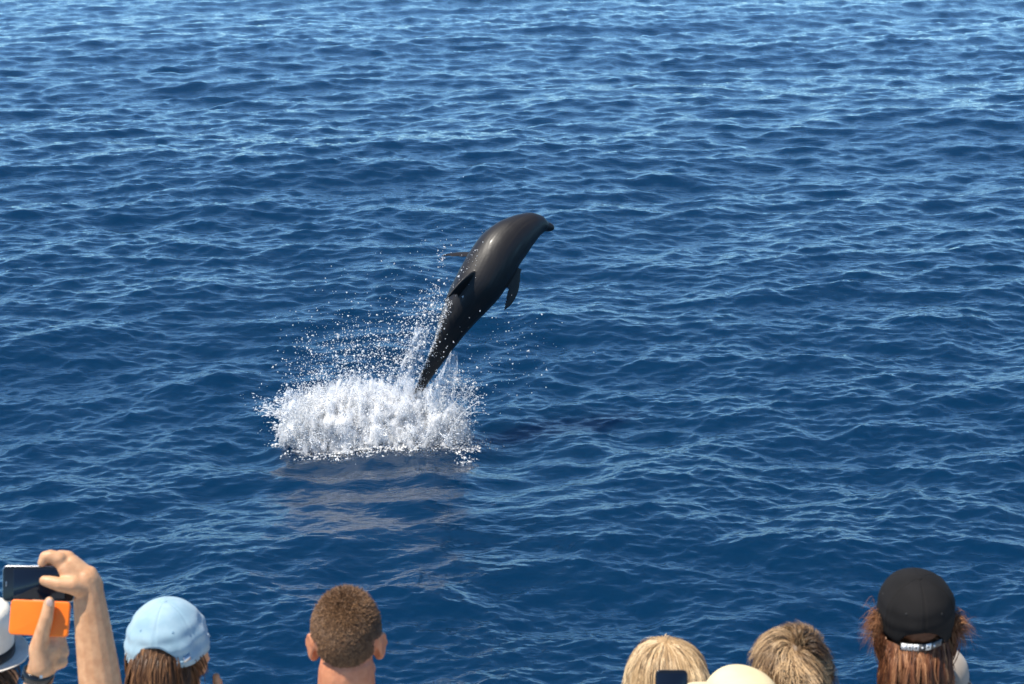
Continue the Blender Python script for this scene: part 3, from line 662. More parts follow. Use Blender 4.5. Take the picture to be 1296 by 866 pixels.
def cap_hat(pr, m, m_in, rx, ry, h, cen, tilt=0, arch=.32, arch_h=.045, rim_drop=0, wr=.0015, seed=1, peak=True, flat=2.3, seam=1.0, taper=0.0):
    """six-panel cap: crown with seams, button, eyelets, peak and the arch at the back"""
    g = np.random.default_rng(seed); nt, nz = 120, 30
    th = np.linspace(-np.pi, np.pi, nt, endpoint=False)      # 0 = back of the head
    rim = np.where(np.abs(th) < arch * 1.6, arch_h * np.clip(np.cos(th / (arch * 1.6) * np.pi / 2), 0, 1) ** .55, 0) + rim_drop * (1 - np.cos(th)) / 2
    V = []; ph0 = g.uniform(0, 6, 6)
    rot = np.array(Matrix.Rotation(R(tilt), 3, 'X'))
    def srf(t_, z):
        zz = np.clip(z / h, 0, 1); rr = (1 - zz ** flat) ** (1 / 2.1) * (1 - taper * (1 - np.clip(zz / .45, 0, 1)) ** 1.5)
        sm = np.abs(((t_ / (np.pi / 3)) + .5) % 1 - .5) * (np.pi / 3); se = seam * -.0016 * np.exp(-(sm / .018) ** 2) + seam * .0012 * np.exp(-((sm - .05) / .025) ** 2)
        wv = wr * (np.sin(3 * t_ + 14 * zz + ph0[0]) * np.sin(5 * t_ + ph0[1] - 9 * zz) + .7 * np.sin(9 * t_ + 6 * zz + ph0[2]) * np.exp(-((zz - .35) / .25) ** 2)) * (1 - zz ** 4)
        o = 1 + (se + wv) / .09
        return np.stack([-np.sin(t_) * rx * rr * o * -1, -np.cos(t_) * ry * rr * o, z + 0 * t_ - .0015 * np.exp(-(sm / .03) ** 2) * zz], -1)
    for i in range(nz):
        f = 1 - (1 - i / (nz - 1)) ** 1.7; z = rim + (h * .9995 - rim) * f; V.append(srf(th, z))
    V = np.vstack(V); F = grid_faces(nz, nt, True)
    tr = lambda A: pr.LL(np.asarray(A) @ rot.T + np.array(cen))
    top = len(V); V = np.vstack([V, (0, 0, h)]); last = (nz - 1) * nt + np.arange(nt)
    capf = [(int(a), int((nz - 1) * nt + (k + 1) % nt), top) for k, a in enumerate(last)]
    me = bpy.data.meshes.new('cap'); me.from_pydata(tr(V).tolist(), [], [tuple(f) for f in F.tolist()] + capf)
    o = link('cap', me, m, pr.root); k = o.modifiers.new('t', 'SOLIDIFY'); k.thickness = .0022; k.offset = 1
    def sub(name, V, F, mm):
        me = bpy.data.meshes.new(name); me.from_pydata(tr(V).tolist(), [], F); q = link(name, me, mm, None); q.parent = o; return q
    b = Blob(); b.ell((0, -.002, h + .001), (.0075, .0075, .0035), None, 14, 8); V2 = np.vstack(b.V); sub('button', V2, [tuple(dict.fromkeys(f)) for f in np.vstack(b.F).tolist()], m)
    for t0 in (-.52, .52, -1.57, 1.57):
        p = srf(np.array([t0]), np.array([h * .66]))[0]; b = Blob(); b.ell(p * 1.004, (.0035, .0035, .0035), None, 10, 6); V2 = np.vstack(b.V); sub('eyelet', V2, [tuple(dict.fromkeys(f)) for f in np.vstack(b.F).tolist()], m_in)
    # hem tape round the rim
    hem = []
    for t0, z0 in zip(th, rim):
        p0 = srf(np.array([t0]), np.array([z0]))[0]; p1 = srf(np.array([t0]), np.array([z0 + .007]))[0]; hem += [p0 * (1.018, 1.018, 1), p1 * (1.018, 1.018, 1)]
    hv = np.array(hem); hf = [(2 * i, 2 * ((i + 1) % nt), 2 * ((i + 1) % nt) + 1, 2 * i + 1) for i in range(nt)]
    q = sub('hem', hv, hf, m); k = q.modifiers.new('t', 'SOLIDIFY'); k.thickness = .0012
    if peak:
        pv = []; na, nr = 25, 8
        for i in range(na):
            a = np.linspace(-.72, .72, na)[i]
            for j in range(nr):
                f = j / (nr - 1); x = math.sin(a) * rx * (1 + .05 * f); y = math.cos(a) * ry * .98 + f * .070 * math.cos(a * .9) ; pv.append((x, y, .006 + rim_drop - .018 * f - .020 * (math.sin(a) ** 2) * (.5 + f)))
        q = sub('peak', pv, [tuple(f) for f in grid_faces(na, nr).tolist()], m); k = q.modifiers.new('t', 'SOLIDIFY'); k.thickness = .003
    return o, tr, srf

def brim_hat(pr, m, cen, r_crown, h, r_brim, droop, tilt=0, roll=0, band=None, pinch=0, oval=1.15, dome=True, curl=0.0, name='hat', wave=.004):
    nt = 96; th = np.linspace(0, 2 * np.pi, nt, endpoint=False); rows = []
    rot = np.array(Matrix.Rotation(R(tilt), 3, 'X') @ Matrix.Rotation(R(roll), 3, 'Y'))
    for f in np.linspace(1, 0, 12):      # brim, outside in
        r = r_crown + (r_brim - r_crown) * f; z = -droop * f ** 1.6 + curl * f ** 3 * np.abs(np.sin(th)) + wave * f * np.sin(3 * th + 1)
        rows.append(np.stack([r * np.cos(th), r * np.sin(th) * (oval + (1.05 - oval) * f), z + 0 * th], -1))
    prof = [(1, .12), (.99, .3), (.975, .5), (.955, .7), (.90, .88), (.80, .96), (.62, 1), (.4, 1.0), (.2, .995), (.03, .99)] if not dome else [(1 - .0 * u, .0) if u == 0 else (math.cos(u * 1.53) ** .62, math.sin(u * 1.53) ** .95) for u in np.linspace(.06, 1, 14)]
    for rr, zz in prof:
        z = h * zz - pinch * np.exp(-(np.cos(th) * rr / .28) ** 2) * (zz > .85) * (1.0 if rr < .85 else .5)
        rows.append(np.stack([r_crown * rr * np.cos(th), r_crown * rr * np.sin(th) * oval, z + 0 * th], -1))
    V = np.vstack(rows); n = len(rows); F = [tuple(f) for f in grid_faces(n, nt, True).tolist()]
    top = len(V); V = np.vstack([V, V[-nt:].mean(0)]); F += [((n - 1) * nt + i, (n - 1) * nt + (i + 1) % nt, top) for i in range(nt)]
    tr = lambda A: pr.LL(np.asarray(A) @ rot.T + np.array(cen))
    me = bpy.data.meshes.new(name); me.from_pydata(tr(V).tolist(), [], F); o = link(name, me, m, pr.root)
    k = o.modifiers.new('t', 'SOLIDIFY'); k.thickness = .0025; k.offset = 1
    if band:
        V2 = [];  z0, z1 = .004, band[1]
        for z in (z0, z1):
            for t in th: rr = r_crown * (1.012 - .02 * z / h); V2.append((rr * math.cos(t) * 1.01, rr * math.sin(t) * oval * 1.01, z))
        me = bpy.data.meshes.new('band'); me.from_pydata(tr(V2).tolist(), [], [(i, (i + 1) % nt, nt + (i + 1) % nt, nt + i) for i in range(nt)])
        q = link('band', me, band[0], None); q.parent = o; k = q.modifiers.new('t', 'SOLIDIFY'); k.thickness = .002; k.offset = 1
    return o, tr

def cloth(c): return fabric('shirt_cloth', c, tuple(min(1, v * 1.15) for v in c))
DENIM = fabric('denim', (.05, .08, .16), (.07, .11, .2)); KHAKI = fabric('khaki_cotton', (.35, .29, .2), (.4, .33, .24)); NAVY = fabric('navy_cotton', (.02, .03, .06), (.03, .04, .08))

# ---- phones (things held in hands)
m_black = mat('black_glossy_plastic', (.008, .008, .009), .18, .5); m_glass = mat('dark_screen_glass', (.006, .010, .020), .06, .35)
m_alu = mat('brushed_aluminium', (.6, .6, .62), .32, Metallic=1.0)
m_orange = noise_col(mat('orange_silicone', (.9, .22, .01), .42, .5), (.95, .17, .003), (1.0, .22, .004), 8)
def phone(label, c, x, z, size, m_body, face=None, bez=.006, group=None):
    """slab phone: c centre, x long side, z short side (world vectors); the face towards -y is the screen"""
    x = nrm(x); z = nrm(z - np.dot(z, x) * x); y = np.cross(z, x); M = frame(c, x, y, z)
    rt = empty('phone', c); tag(rt, label, 'phone', group)
    link('phone_body', xform(slab(size[0], size[1], size[2], size[3]), M), m_body, rt)
    return rt, M, x, y, z
# ---- people, left to right along the rail
# 1 white straw hat, orange phone held up in the right hand
m_straw = noise_col(mat('white_straw', (.72, .68, .62), .8, .2), (.74, .67, .56), (.82, .76, .66), 40, bump=.5, bscale=260, bdist=.0015)
m_band = fabric('black_hat_band', (.012, .012, .014), (.02, .02, .022))
p1 = Person('person in a white straw hat with black band holding up an orange phone', -28, 860, 4.5, SK_FAIR, cloth((.55, .56, .58)), DENIM, yaw=-8)
DO = 4.06
PO = lambda x, y, dd=0: P(x, y, DO + dd)
rt, M, x_, y_, z_ = phone('bright orange phone in a silicone case held below a black phone', PO(50.5, 782.5), PO(88, 784.5) - PO(13, 781), PO(50, 760) - PO(51, 805) + np.array((0, .012, 0)), (.117, .013, .069, .008), m_orange)
link('camera_lens', xform(slab(.016, .004, .016, .006), M @ Matrix.Translation((.045, .0068, .022))), m_glass, rt)
b = Blob()
wr = PO(47, 866, .015)
b.chain([PO(38, 930, .05), wr, PO(55, 838, .012)], [.033, .027, .028])
b.chain([wr, PO(62, 822, .012), PO(66, 806, .012)], [.026, .027, .016])                    # heel of the hand
b.chain([PO(53, 845, -.002), PO(49, 822, -.008), PO(53, 803, -.014), PO(59, 782, -.021), PO(62.5, 763, -.018)], [.023, .020, .0155, .0135, .0112])   # thumb over the case
b.ell(PO(62.8, 762, -.022), (.0095, .006, .0115))
for i, (kx, ky, dz) in enumerate(((72, 806, .016), (77, 815, .020), (80, 826, .020), (78, 838, .016))):       # fingers close behind the case
    b.chain([PO(56, 842, .014), PO(kx, ky, dz)], [.020, .0125])
    b.chain([PO(kx, ky, dz), PO(kx - 1 - i * 2, ky - 26 + i * 2, .030), PO(kx - 16 - i, ky - 40 + i * 4, .024), PO(kx - 29, ky - 42 + i * 6, .018)], [.0125, .0108, .0098, .0085])
p1.extra.append(b.mesh(.0030, 3))
bn = Blob(); bn.ell(PO(62.6, 763, -.0300), (.0066, .0022, .0085)); me = bpy.data.meshes.new('nail'); me.from_pydata(np.vstack(bn.V).tolist(), [], [tuple(dict.fromkeys(f)) for f in np.vstack(bn.F).tolist()]); link('thumbnail', me, mat('fingernail', (.72, .48, .38), .3), p1.root)
p1.arms['r'] = (PO(45, 1000, .05), PO(38, 925, .05))
hat, tr = brim_hat(p1, m_straw, (0, -.005, .062), .080, .115, .114, .004, tilt=2, roll=4, band=(m_band, .026), pinch=.022, dome=False, curl=.020)
# small white mark on the band
for q0, q1 in (((-.009, .022), (0, .005)), ((0, .005), (.009, .022))):
    t0 = R(-40); rr = .0845
    def bp(u, v): a = t0 + u / rr; return tr([(rr * math.cos(a), rr * math.sin(a) * 1.15, v)])[0]
    b2 = Blob(); b2.cap(bp(*q0), bp(*q1), .0024, .0024, 8); V = np.vstack(b2.V); me = bpy.data.meshes.new('mark'); me.from_pydata(V.tolist(), [], [tuple(dict.fromkeys(f)) for f in np.vstack(b2.F).tolist()])
    q = link('band_mark', me, mat('white_print', (.75, .75, .75), .6), None); q.parent = hat
hm = hair_mat('dark_brown_hair', (.012, .007, .004), (.03, .018, .011), (.07, .045, .03))
reg = lambda d: (d[:, 2] < .25) & (d[:, 1] < .35) & (d[:, 2] > -.75)
pts, tn = hair_flow(p1, 900, (0, -.3, 1), .05, seg=5, region=reg); strands(p1.LL(pts), .0011, 'hair', hm, p1.root, tn)
# wrist strap
def band_ring(name, c, ax, r, w, m, parent, th=.003):
    ax = nrm(ax); u = nrm(np.cross(ax, (0.2, 1, .1))); v = np.cross(ax, u); n = 36; V = []
    for (rr, o_) in ((r, -w / 2), (r + th, -w / 2), (r + th, w / 2), (r, w / 2)):
        for k in range(n): a = 2 * np.pi * k / n; V.append(np.asarray(c) + ax * o_ + (u * math.cos(a) + v * math.sin(a)) * rr)
    F = [(a * n + k, a * n + (k + 1) % n, ((a + 1) % 4) * n + (k + 1) % n, ((a + 1) % 4) * n + k) for a in range(4) for k in range(n)]
    me = bpy.data.meshes.new(name); me.from_pydata([tuple(v) for v in V], [], F); return link(name, me, m, parent)
ws = band_ring('wrist_strap', PO(48.5, 854, .015), nrm(PO(55, 838, .012) - PO(38, 930, .05)), .0285, .020, m_black, p1.root)
q = link('buckle', xform(slab(.006, .004, .018, .001), frame(PO(52, 853, -.018), RT, FWD, UP)), m_alu, None); q.parent = ws
p1.finish()

# 2 short onlooker, right arm up with a black phone (head below the frame)
p2 = Person('raised bare arm of a person filming with a black phone', 62, 950, 4.75, SK_FAIR, cloth((.5, .5, .52)), KHAKI, k=.97)
DB = 4.25
PB = lambda x, y, dd=0: P(x, y, DB + dd)
rt, M, x_, y_, z_ = phone('black phone with aluminium edge gripped at its right end above the orange phone', PB(49, 739), PB(90, 737.5) - PB(6, 737), PB(50, 717) - PB(51, 761), (.148, .0085, .0735, .010), m_black)
link('screen', xform(slab(.106, .0012, .060, .002, 1), M @ Matrix.Translation((.002, -.0046, 0))), m_glass, rt)
link('metal_frame', xform(slab(.1496, .0062, .0752, .0106), M), m_alu, rt)
link('speaker_slot', xform(slab(.0016, .001, .010, .0006, 1), M @ Matrix.Translation((-.066, -.0046, 0))), m_alu, rt)
link('home_button', xform(slab(.010, .001, .010, .004, 1), M @ Matrix.Translation((.064, -.0046, 0))), m_glass, rt)
b = Blob()
EL = PB(140, 985, .06)
b.chain([EL, PB(131, 900, .045), PB(125, 850, .04), PB(117, 790, .03), PB(112, 752, .022), PB(108, 735, .016)], [.046, .0455, .0435, .0375, .0325, .029])
b.chain([PB(113, 765, .022), PB(117, 740, .022), PB(113, 727, .02)], [.028, .023, .018])
# palm: metacarpals from wrist to knuckles, back of the hand towards the camera
for wx, wy, kx, ky, dk, rr in ((104, 738, 72, 709, .004, .0145), (108, 733, 84, 707, .018, .0145), (112, 731, 92, 710, .030, .014), (114, 735, 96, 716, .040, .0135)):
    b.chain([PB(wx, wy, .014), PB(kx, ky, dk)], [.020, rr])
b.chain([PB(100, 738, .010), PB(84, 720, .008)], [.025, .021]); b.chain([PB(104, 730, .016), PB(90, 714, .016)], [.024, .020])
b.chain([PB(75, 708, .004), PB(64, 704, .002), PB(57, 705, .002), PB(53.5, 713, .002)], [.0160, .0138, .0120, .0100])      # index over the top edge
b.chain([PB(86, 706, .018), PB(76, 704, .020), PB(66, 709, .020), PB(60, 722, .016)], [.0150, .0130, .0115, .0100])
b.chain([PB(93, 710, .030), PB(80, 712, .030), PB(68, 722, .024), PB(62, 736, .016)], [.0125, .011, .0105, .009])
b.chain([PB(97, 717, .038), PB(84, 726, .032), PB(72, 738, .022), PB(66, 748, .015)], [.0115, .0105, .0095, .0085])
b.chain([PB(103, 744, .004), PB(92, 741, -.010), PB(76, 740, -.018), PB(63, 736.5, -.0165), PB(56, 735, -.015)], [.022, .0195, .0150, .0130, .0108])   # thumb on the screen
p2.extra.append(b.mesh(.0030, 3))
p2.arms['r'] = (EL, PB(131, 900, .045))
hm2 = hair_mat('short_dark_hair', (.012, .007, .004), (.03, .018, .011), (.06, .04, .03))
regf = lambda d: (d[:, 2] > -.35) & ~((d[:, 1] > .5) & (d[:, 2] < .5))
skull_cap(p2, (.079, .101, .092), (0, -.012, .040), hm2, region=regf)
pts, tn = hair_flow(p2, 1500, (0, -.4, 1), .05, seg=5); strands(p2.LL(pts), .0013, 'hair', hm2, p2.root, tn)
p2.finish()

# 3 light blue cap, long brown hair
m_blue = fabric('washed_light_blue_cotton', (.25, .385, .47), (.33, .46, .535), .9, 22)
m_blue_in = mat('cap_eyelet', (.16, .27, .37), .8)
p3 = Person('woman in a light blue baseball cap with loose brown hair', 214, 835, 4.6, SK_FAIR, cloth((.6, .58, .55)), DENIM, yaw=-6, pitch=-2)
capo, tr, srf = cap_hat(p3, m_blue, m_blue_in, .090, .106, .118, (0, -.012, .026), tilt=4, arch=.38, arch_h=.052, wr=.0034, seed=3, seam=.55)
hb = hair_mat('brown_hair', (.018, .008, .004), (.09, .040, .017), (.34, .17, .075))
regc = lambda d: (d[:, 2] < .45) & (d[:, 1] < .30) & (d[:, 2] > -.8)
skull_cap(p3, (.081, .101, .091), (0, -.012, .036), hb, region=lambda d: (d[:, 2] > -.6) & (d[:, 2] < .6) & (d[:, 1] < .35), tint=.25)
def tail_hair(pr, n, root_fn, drop, spread, seg, wob, lean=(0, 0)):
    """loose hair: gathers under the cap opening, then hangs down the back"""
    u = rng.uniform(-1, 1, n); lay = rng.uniform(0, 1, n); f = np.linspace(0, 1, seg); nl = 26
    lock = ((u + 1) / 2 * nl).astype(int).clip(0, nl - 1); lw = rng.normal(size=(nl, 6)); ph = lw[lock]
    r0 = root_fn(u, lay); ln = drop * (1 + .12 * rng.normal(size=n))
    P0 = []
    for t in f:
        x = r0[:, 0] * (1 + spread * t ** .7 * (1 - .25 * t)) + lean[0] * t + wob * (ph[:, 0] * np.sin(5 * t + ph[:, 1]) * t + .3 * rng.normal(size=n) * t + .45 * np.sin(11 * t + 2 * ph[:, 5]) * t ** .5)
        y = r0[:, 1] - (.032 * np.sin(math.pi * min(1, t * 1.15)) * (1 - .45 * u ** 2)) * (.5 + .8 * lay) + lean[1] * t + wob * .5 * ph[:, 2] * t
        z = r0[:, 2] - ln * t + .012 * np.sin(math.pi * min(1, t * 2.5)) + .004 * ph[:, 3] * t
        P0.append(np.stack([x, y, z], -1))
    return np.stack(P0, 1), np.clip(.42 + .17 * ph[:, 4] + .17 * rng.normal(size=n), 0, 1)
def root3(u, lay):
    a = u * 1.15 - .18
    return np.stack([np.sin(a) * .080, -.012 - np.cos(a) * .098 - .004 * lay, .074 - .050 * np.abs(u) ** 1.6 - .02 * lay], -1)
pts, tn = tail_hair(p3, 5200, root3, .24, .10, 12, .013, lean=(-.006, -.01)); strands(p3.LL(pts), .0009, 'hair', hb, p3.root, tn, sides=2, center=p3.head + np.array((0, .03, -.08)))
pts, tn = hair_flow(p3, 900, (0, -.2, 1), .10, seg=7, region=lambda d: (d[:, 2] < .2) & (d[:, 2] > -.6) & (d[:, 1] < .2) & (d[:, 0] < .9), wob=.16); strands(p3.LL(pts), .0012, 'side_hair', hb, p3.root, tn)
# adjuster strap with a bright metal clasp on the right of the opening
def strap_piece(name, t0, t1, z0, z1, off, m, parent=None):
    V = []; n = 14
    for i in range(n):
        t_ = t0 + (t1 - t0) * i / (n - 1); z = z0 + (z1 - z0) * i / (n - 1)
        for zz in (z - .006, z + .006):
            p = srf(np.array([t_]), np.array([max(zz, 0)]))[0]; V.append((p[0] * off, p[1] * off, zz))
    me = bpy.data.meshes.new(name); me.from_pydata(tr(V).tolist(), [], [(2*i, 2*i+2, 2*i+3, 2*i+1) for i in range(n - 1)]); q = link(name, me, m, None); q.parent = parent or capo
    k = q.modifiers.new('t', 'SOLIDIFY'); k.thickness = .002; return q
strap_piece('strap', .50, .95, .010, .012, 1.03, m_blue)
strap_piece('clasp', .70, .86, .018, .024, 1.05, m_alu)
# raised hand beside her face
b = Blob(); P3 = lambda x, y, dd=0: P(x, y, 4.60 + dd)
b.chain([P3(280, 935, .05), P3(278, 890, .08)], [.027, .025])
for i, (ex, ey) in enumerate(((273.5, 856), (277, 862), (280, 870), (283, 878))): b.chain([P3(278 + i, 890, .08), P3(275 + 2 * i, 874 + 3 * i, .085 + .012 * i), P3(ex, ey, .08 + .018 * i)], [.014, .0105, .0085])
b.chain([P3(274, 890, .07), P3(268, 882, .08), P3(264, 876, .09)], [.014, .011, .009])
p3.extra.append(b.mesh(.0034, 3)); p3.arms['r'] = (P3(300, 1010, -.05), P3(281, 930, .05))
p3.finish()

# 4 man with cropped hair
p4 = Person('man with cropped brown hair and reddened ears and neck', 438.5, 818, 4.7, SK_TAN, cloth((.10, .11, .13)), NAVY, yaw=3, pitch=-4, k=1.03, neck=1.15)
hc = hair_mat('cropped_brown_hair', (.030, .014, .007), (.15, .078, .038), (.36, .205, .10), .55)
reg4 = lambda d: ((d[:, 2] > -.60 + .40 * np.abs(d[:, 0]) ** 3) | (d[:, 1] < -.70) & (d[:, 2] > -.86)) & ~((d[:, 1] > .45) & (d[:, 2] < .55)) & ~((np.abs(d[:, 0]) > .80) & (d[:, 2] < -.05))
skull_cap(p4, (.0765, .0985, .0905), (0, -.012, .040), hc, region=reg4, tint=.38, nz=40, nt=64, noise=.0015)
d = rng.normal(size=(42000, 3)); d /= np.linalg.norm(d, axis=1)[:, None]; d = d[reg4(d)][:18000]
nr = d / np.array((.0765, .0985, .0905)); nr /= np.linalg.norm(nr, axis=1)[:, None]
r0 = np.array((0, -.012, .040)) + d * np.array((.0765, .0985, .0905)); ln = (.0045 + .0080 * np.clip(d[:, 2] - .1, 0, 1)) * rng.uniform(.6, 1.3, len(d))
tg_ = rng.normal(0, .55, nr.shape) + np.array((.1, .1, -.9)); dirn = .42 * nr + tg_ - (tg_ * nr).sum(1)[:, None] * nr; dirn /= np.linalg.norm(dirn, axis=1)[:, None]
pts = np.stack([r0, r0 + dirn * ln[:, None] * .5, r0 + (dirn + nr * .1) * ln[:, None]], 1)
strands(p4.LL(pts), .00065, 'hair', hc, p4.root, np.clip(rng.normal(.48, .13, len(pts)) + .10 * np.sin(d[:, 0] * 23 + 3 * np.sin(d[:, 2] * 17)), 0, 1), taper=.3, sides=2, center=p4.head)
p4.finish()

# 5 blonde woman
p5 = Person('blonde woman with chin-length hair behind a raised dark phone', 842, 876, 4.85, SK_FAIR, cloth((.45, .2, .22)), DENIM, yaw=6, k=.98)
hbl = hair_mat('blonde_hair', (.12, .068, .032), (.46, .30, .15), (.82, .63, .38), .5)
skull_cap(p5, (.082, .104, .096), (0, -.012, .040), hbl, region=regf, tint=.35)
pts, tn = hair_flow(p5, 15000, (-.06, .12, 1), .25, seg=9, lift=(.004, .016), wob=.07, swirl=.02, fall=.85, rad=(.081, .103, .095), clump=150,
                    region=lambda d: (d[:, 2] > -.2) & ~((d[:, 1] > .5) & (d[:, 2] < .5)))
strands(p5.LL(pts), .0007, 'hair', hbl, p5.root, tn, sides=2, center=p5.head)
p5.finish()

# 6 person in the cream sun hat, phone in the left hand
m_cream = noise_col(mat('cream_hat_cotton', (.82, .72, .50), .85, .2), (.66, .53, .31), (.72, .60, .37), 12, bump=.3, bscale=500, bdist=.0008)
p6 = Person('person in a cream cotton sun hat between the blonde woman and the boy', 934, 924, 4.45, SK_FAIR, cloth((.6, .6, .62)), KHAKI, k=.98)
brim_hat(p6, m_cream, (0, -.008, .050), .088, .088, .150, .030, tilt=4, roll=13, oval=1.12, wave=.010, name='sun_hat')
hm6 = hair_mat('grey_brown_hair', (.03, .02, .015), (.09, .065, .05), (.2, .16, .13))
pts, tn = hair_flow(p6, 900, (0, -.3, 1), .05, seg=5, region=reg); strands(p6.LL(pts), .0011, 'hair', hm6, p6.root, tn)
D6 = 4.25; P6 = lambda x, y, dd=0: P(x, y, D6 + dd)
rt, M, x_, y_, z_ = phone('dark phone held upright behind the head of the blonde woman', P6(850, 890), P6(870, 890) - P6(830, 890), P6(850, 850) - P6(850.6, 930) + np.array((0, .01, 0)), (.0665, .0085, .136, .010), m_black)
link('screen', xform(slab(.060, .0012, .118, .004, 1), M @ Matrix.Translation((0, -.0046, .003))), m_glass, rt)
b = Blob(); b.chain([P6(872, 985, .06), P6(862, 945, .03), P6(856, 925, .022)], [.033, .027, .024])
for i, yy in enumerate((893, 902, 911, 920)): b.chain([P6(858, 925, .022), P6(873, yy, .012), P6(868, yy - 2, .016), P6(848, yy - 3, .015)], [.018, .0105, .010, .0085])
b.chain([P6(852, 932, .012), P6(836, 918, .0), P6(830, 905, -.008), P6(833, 893, -.014)], [.018, .0125, .0105, .009])
p6.extra.append(b.mesh(.0034, 3)); p6.arms['l'] = (P6(880, 1060, .02), P6(870, 978, .06))
p6.finish()

# 7 boy with tousled hair
p7 = Person('boy with tousled light brown hair beside the cream sun hat', 1001, 869, 4.6, SK_TAN, cloth((.12, .2, .35)), DENIM, yaw=-6, k=.94)
ht = hair_mat('light_brown_hair', (.035, .019, .009), (.18, .105, .050), (.48, .32, .17), .5)
skull_cap(p7, (.081, .102, .095), (0, -.012, .040), ht, region=regf, tint=.3)
pts, tn = hair_flow(p7, 12000, (.10, -.42, 1), .075, seg=8, lift=(.004, .016), wob=.42, swirl=.55, fall=.55, clump=95, cl=.006, region=lambda d: (d[:, 2] > -.45) & ~((d[:, 1] > .5) & (d[:, 2] < .5)))
strands(p7.LL(pts), .0008, 'hair', ht, p7.root, tn, taper=.2, sides=2, center=p7.head)
n = 90; cr_ = np.array((.012, -.045, .135)); dr = np.array((.03, -.1, 1.)) + rng.normal(0, .22, (n, 3)); L_ = rng.uniform(.008, .019, n)[:, None]; s0 = cr_ + rng.normal(0, .009, (n, 3))
strands(p7.LL(np.stack([s0, s0 + dr * L_ * .5, s0 + dr * L_ + rng.normal(0, .003, (n, 3))], 1)), .0010, 'cowlick', ht, p7.root, np.clip(rng.normal(.55, .2, n), 0, 1), taper=.2)
p7.finish()

# 8 black cap, auburn hair
m_blk = fabric('black_cotton_twill', (.0075, .0070, .0070), (.012, .011, .011), .9, 16); m_blk.node_tree.nodes['Principled BSDF'].inputs['Sheen Weight'].default_value = 0
m_blk_in = mat('black_eyelet', (.01, .01, .01), .8)
p8 = Person('woman in a black snapback cap with windblown auburn hair', 1156, 792, 4.75, SK_FAIR, cloth((.05, .05, .06)), NAVY, yaw=0, pitch=4)
capo, tr, srf = cap_hat(p8, m_blk, m_blk_in, .086, .104, .122, (0, -.012, .010), tilt=7, arch=.40, arch_h=.044, wr=.0018, seed=8, flat=4.2, taper=.05)
ha = hair_mat('auburn_hair', (.035, .010, .004), (.15, .052, .020), (.42, .20, .09))
skull_cap(p8, (.080, .100, .090), (0, -.012, .034), ha, region=lambda d: (d[:, 2] > -.7) & (d[:, 2] < .5) & (d[:, 1] < .35), tint=.28)
pts, tn = hair_flow(p8, 1600, (0, -.2, 1), .035, seg=7, lift=(.0005, .0015), rad=(.077, .0965, .087), cen=(0, -.010, .036), clump=200, wob=.03, region=lambda d: (d[:, 2] < .42) & (d[:, 2] > .0) & (d[:, 1] < -.5) & (np.abs(d[:, 0]) < .5)); strands(p8.LL(pts), .0009, 'crown_hair', ha, p8.root, tn, sides=2, center=p8.head)
def root8(u, lay):
    a = u * 1.25
    return np.stack([np.sin(a) * .082, -.010 - np.cos(a) * .098 - .004 * lay, .004 - .012 * np.abs(u) - .02 * lay], -1)
pts, tn = tail_hair(p8, 6000, root8, .20, .16, 12, .014); strands(p8.LL(pts), .0009, 'hair', ha, p8.root, tn, sides=2, center=p8.head + np.array((0, .03, -.1)))
for sg, (x0, z0), tip in ((-1, (-.082, -.005), (-.038, -.01, .020)), (1, (.082, -.002), (.046, -.01, .004))):
    n = 300; f = np.linspace(0, 1, 9); s0 = np.array((x0, -.02, z0)) + rng.normal(0, 1, (n, 3)) * np.array((.003, .016, .014)); cu = rng.normal(0, .011, (n, 1, 3)); ph_ = rng.uniform(0, 6, (n, 1, 1)); am = rng.uniform(.3, .95, (n, 1, 1))
    t = f[None, :, None]; q = s0[:, None] + np.array(tip) * am * t + cu * t ** 2 + np.array((0, 0, .022)) * np.sin(math.pi * t) - np.array((0, 0, .018)) * t ** 3 * am + np.array((0.003, .004, .005)) * np.sin(7 * t + ph_) * t
    strands(p8.LL(q), .0005, 'flyaway_hair', ha, p8.root, np.clip(rng.normal(.68, .15, n), 0, 1), taper=.2)
    n = 260; s0 = np.array((x0 * 1.0, -.02, z0 + .01)) + rng.normal(0, 1, (n, 3)) * np.array((.004, .02, .008)); t = np.linspace(0, 1, 9)[None, :, None]
    q = s0[:, None] + np.array((-sg * .018, -.02, -.12)) * t + rng.normal(0, .006, (n, 1, 3)) * t + np.array((sg * .008, 0, 0)) * np.sin(math.pi * 2 * t)
    strands(p8.LL(q), .0010, 'side_hair', ha, p8.root, np.clip(rng.normal(.5, .2, n), 0, 1), taper=.3)
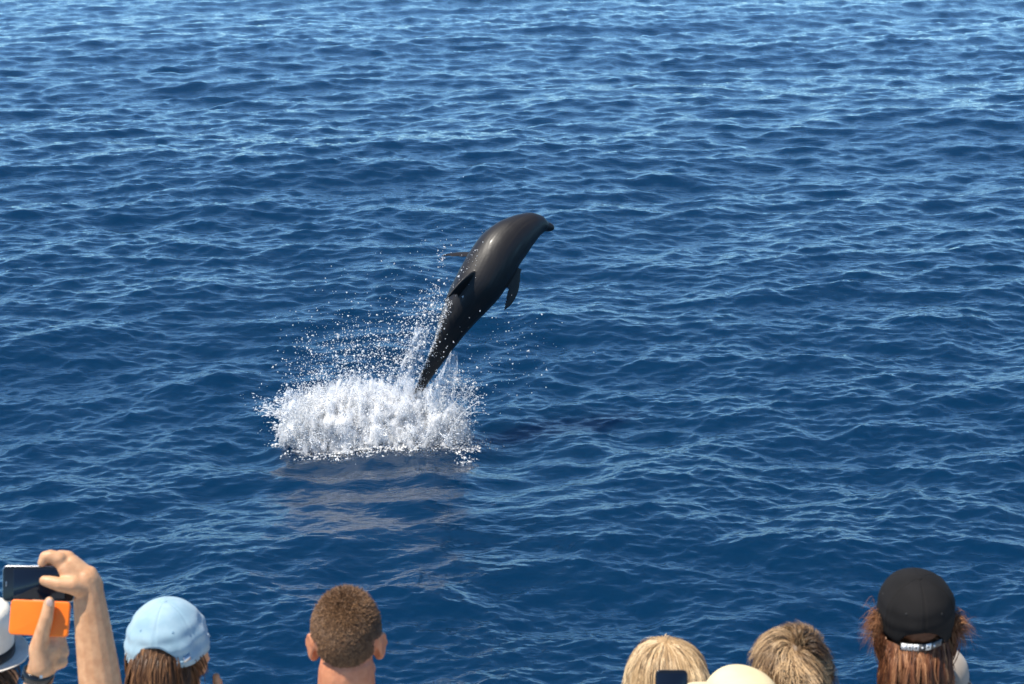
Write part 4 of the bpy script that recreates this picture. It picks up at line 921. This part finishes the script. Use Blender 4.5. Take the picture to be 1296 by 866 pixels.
# snap strap of pale plastic squares
m_clear = mat('pale_snap_plastic', (.78, .78, .76), .3); m_snapd = mat('dark_snap_plastic', (.10, .10, .10), .4)
edges = np.linspace(-.56, .52, 8); cols = [m_clear, m_clear, m_clear, m_snapd, m_clear, m_snapd, m_snapd]
def strap8(name, t0, t1, zc, hgt, off, m, parent):
    V = []; n = 6
    for i in range(n):
        t_ = t0 + (t1 - t0) * i / (n - 1)
        for dz in (-hgt, hgt): p = srf(np.array([t_]), np.array([0.0]))[0]; V.append((p[0] * off, p[1] * off, zc + .012 * t_ + dz))
    me = bpy.data.meshes.new(name); me.from_pydata(tr(V).tolist(), [], [(2*i, 2*i+2, 2*i+3, 2*i+1) for i in range(n - 1)]); q = link(name, me, m, None); q.parent = parent
    k = q.modifiers.new('t', 'SOLIDIFY'); k.thickness = .0022; k.offset = 1; return q
for i in range(7):
    sp = strap8('snap_tab', edges[i] + .006, edges[i + 1] - .006, .006, .0080, 1.06, cols[i], capo)
    tm = (edges[i] + edges[i + 1]) / 2; p = srf(np.array([tm]), np.array([0.]))[0]; b = Blob(); b.ell((p[0] * 1.085, p[1] * 1.085, .006 + .012 * tm), (.0028,) * 3, None, 10, 6); me = bpy.data.meshes.new('stud'); me.from_pydata(tr(np.vstack(b.V)).tolist(), [], [tuple(dict.fromkeys(f)) for f in np.vstack(b.F).tolist()]); q = link('snap_stud', me, m_clear if i in (0, 3, 5) else m_snapd, None); q.parent = capo
strap8('strap_backing', -.60, .56, .006, .0088, 1.045, m_blk, capo)
p8.finish()

# 9 child beyond her in a beige sun hat, mostly hidden
m_beige = fabric('beige_cotton', (.33, .275, .22), (.38, .32, .26))
p9 = Person('child in a beige sun hat half hidden behind the black cap', 1182, 874, 5.05, SK_FAIR, cloth((.6, .5, .3)), DENIM, k=.88)
brim_hat(p9, m_beige, (0, -.008, .040), .088, .088, .120, .030, tilt=2, roll=8, oval=1.1, wave=.006, name='sun_hat')
pts, tn = hair_flow(p9, 600, (0, -.3, 1), .05, seg=5, region=reg); strands(p9.LL(pts), .0011, 'hair', hm6, p9.root, tn)
p9.finish()
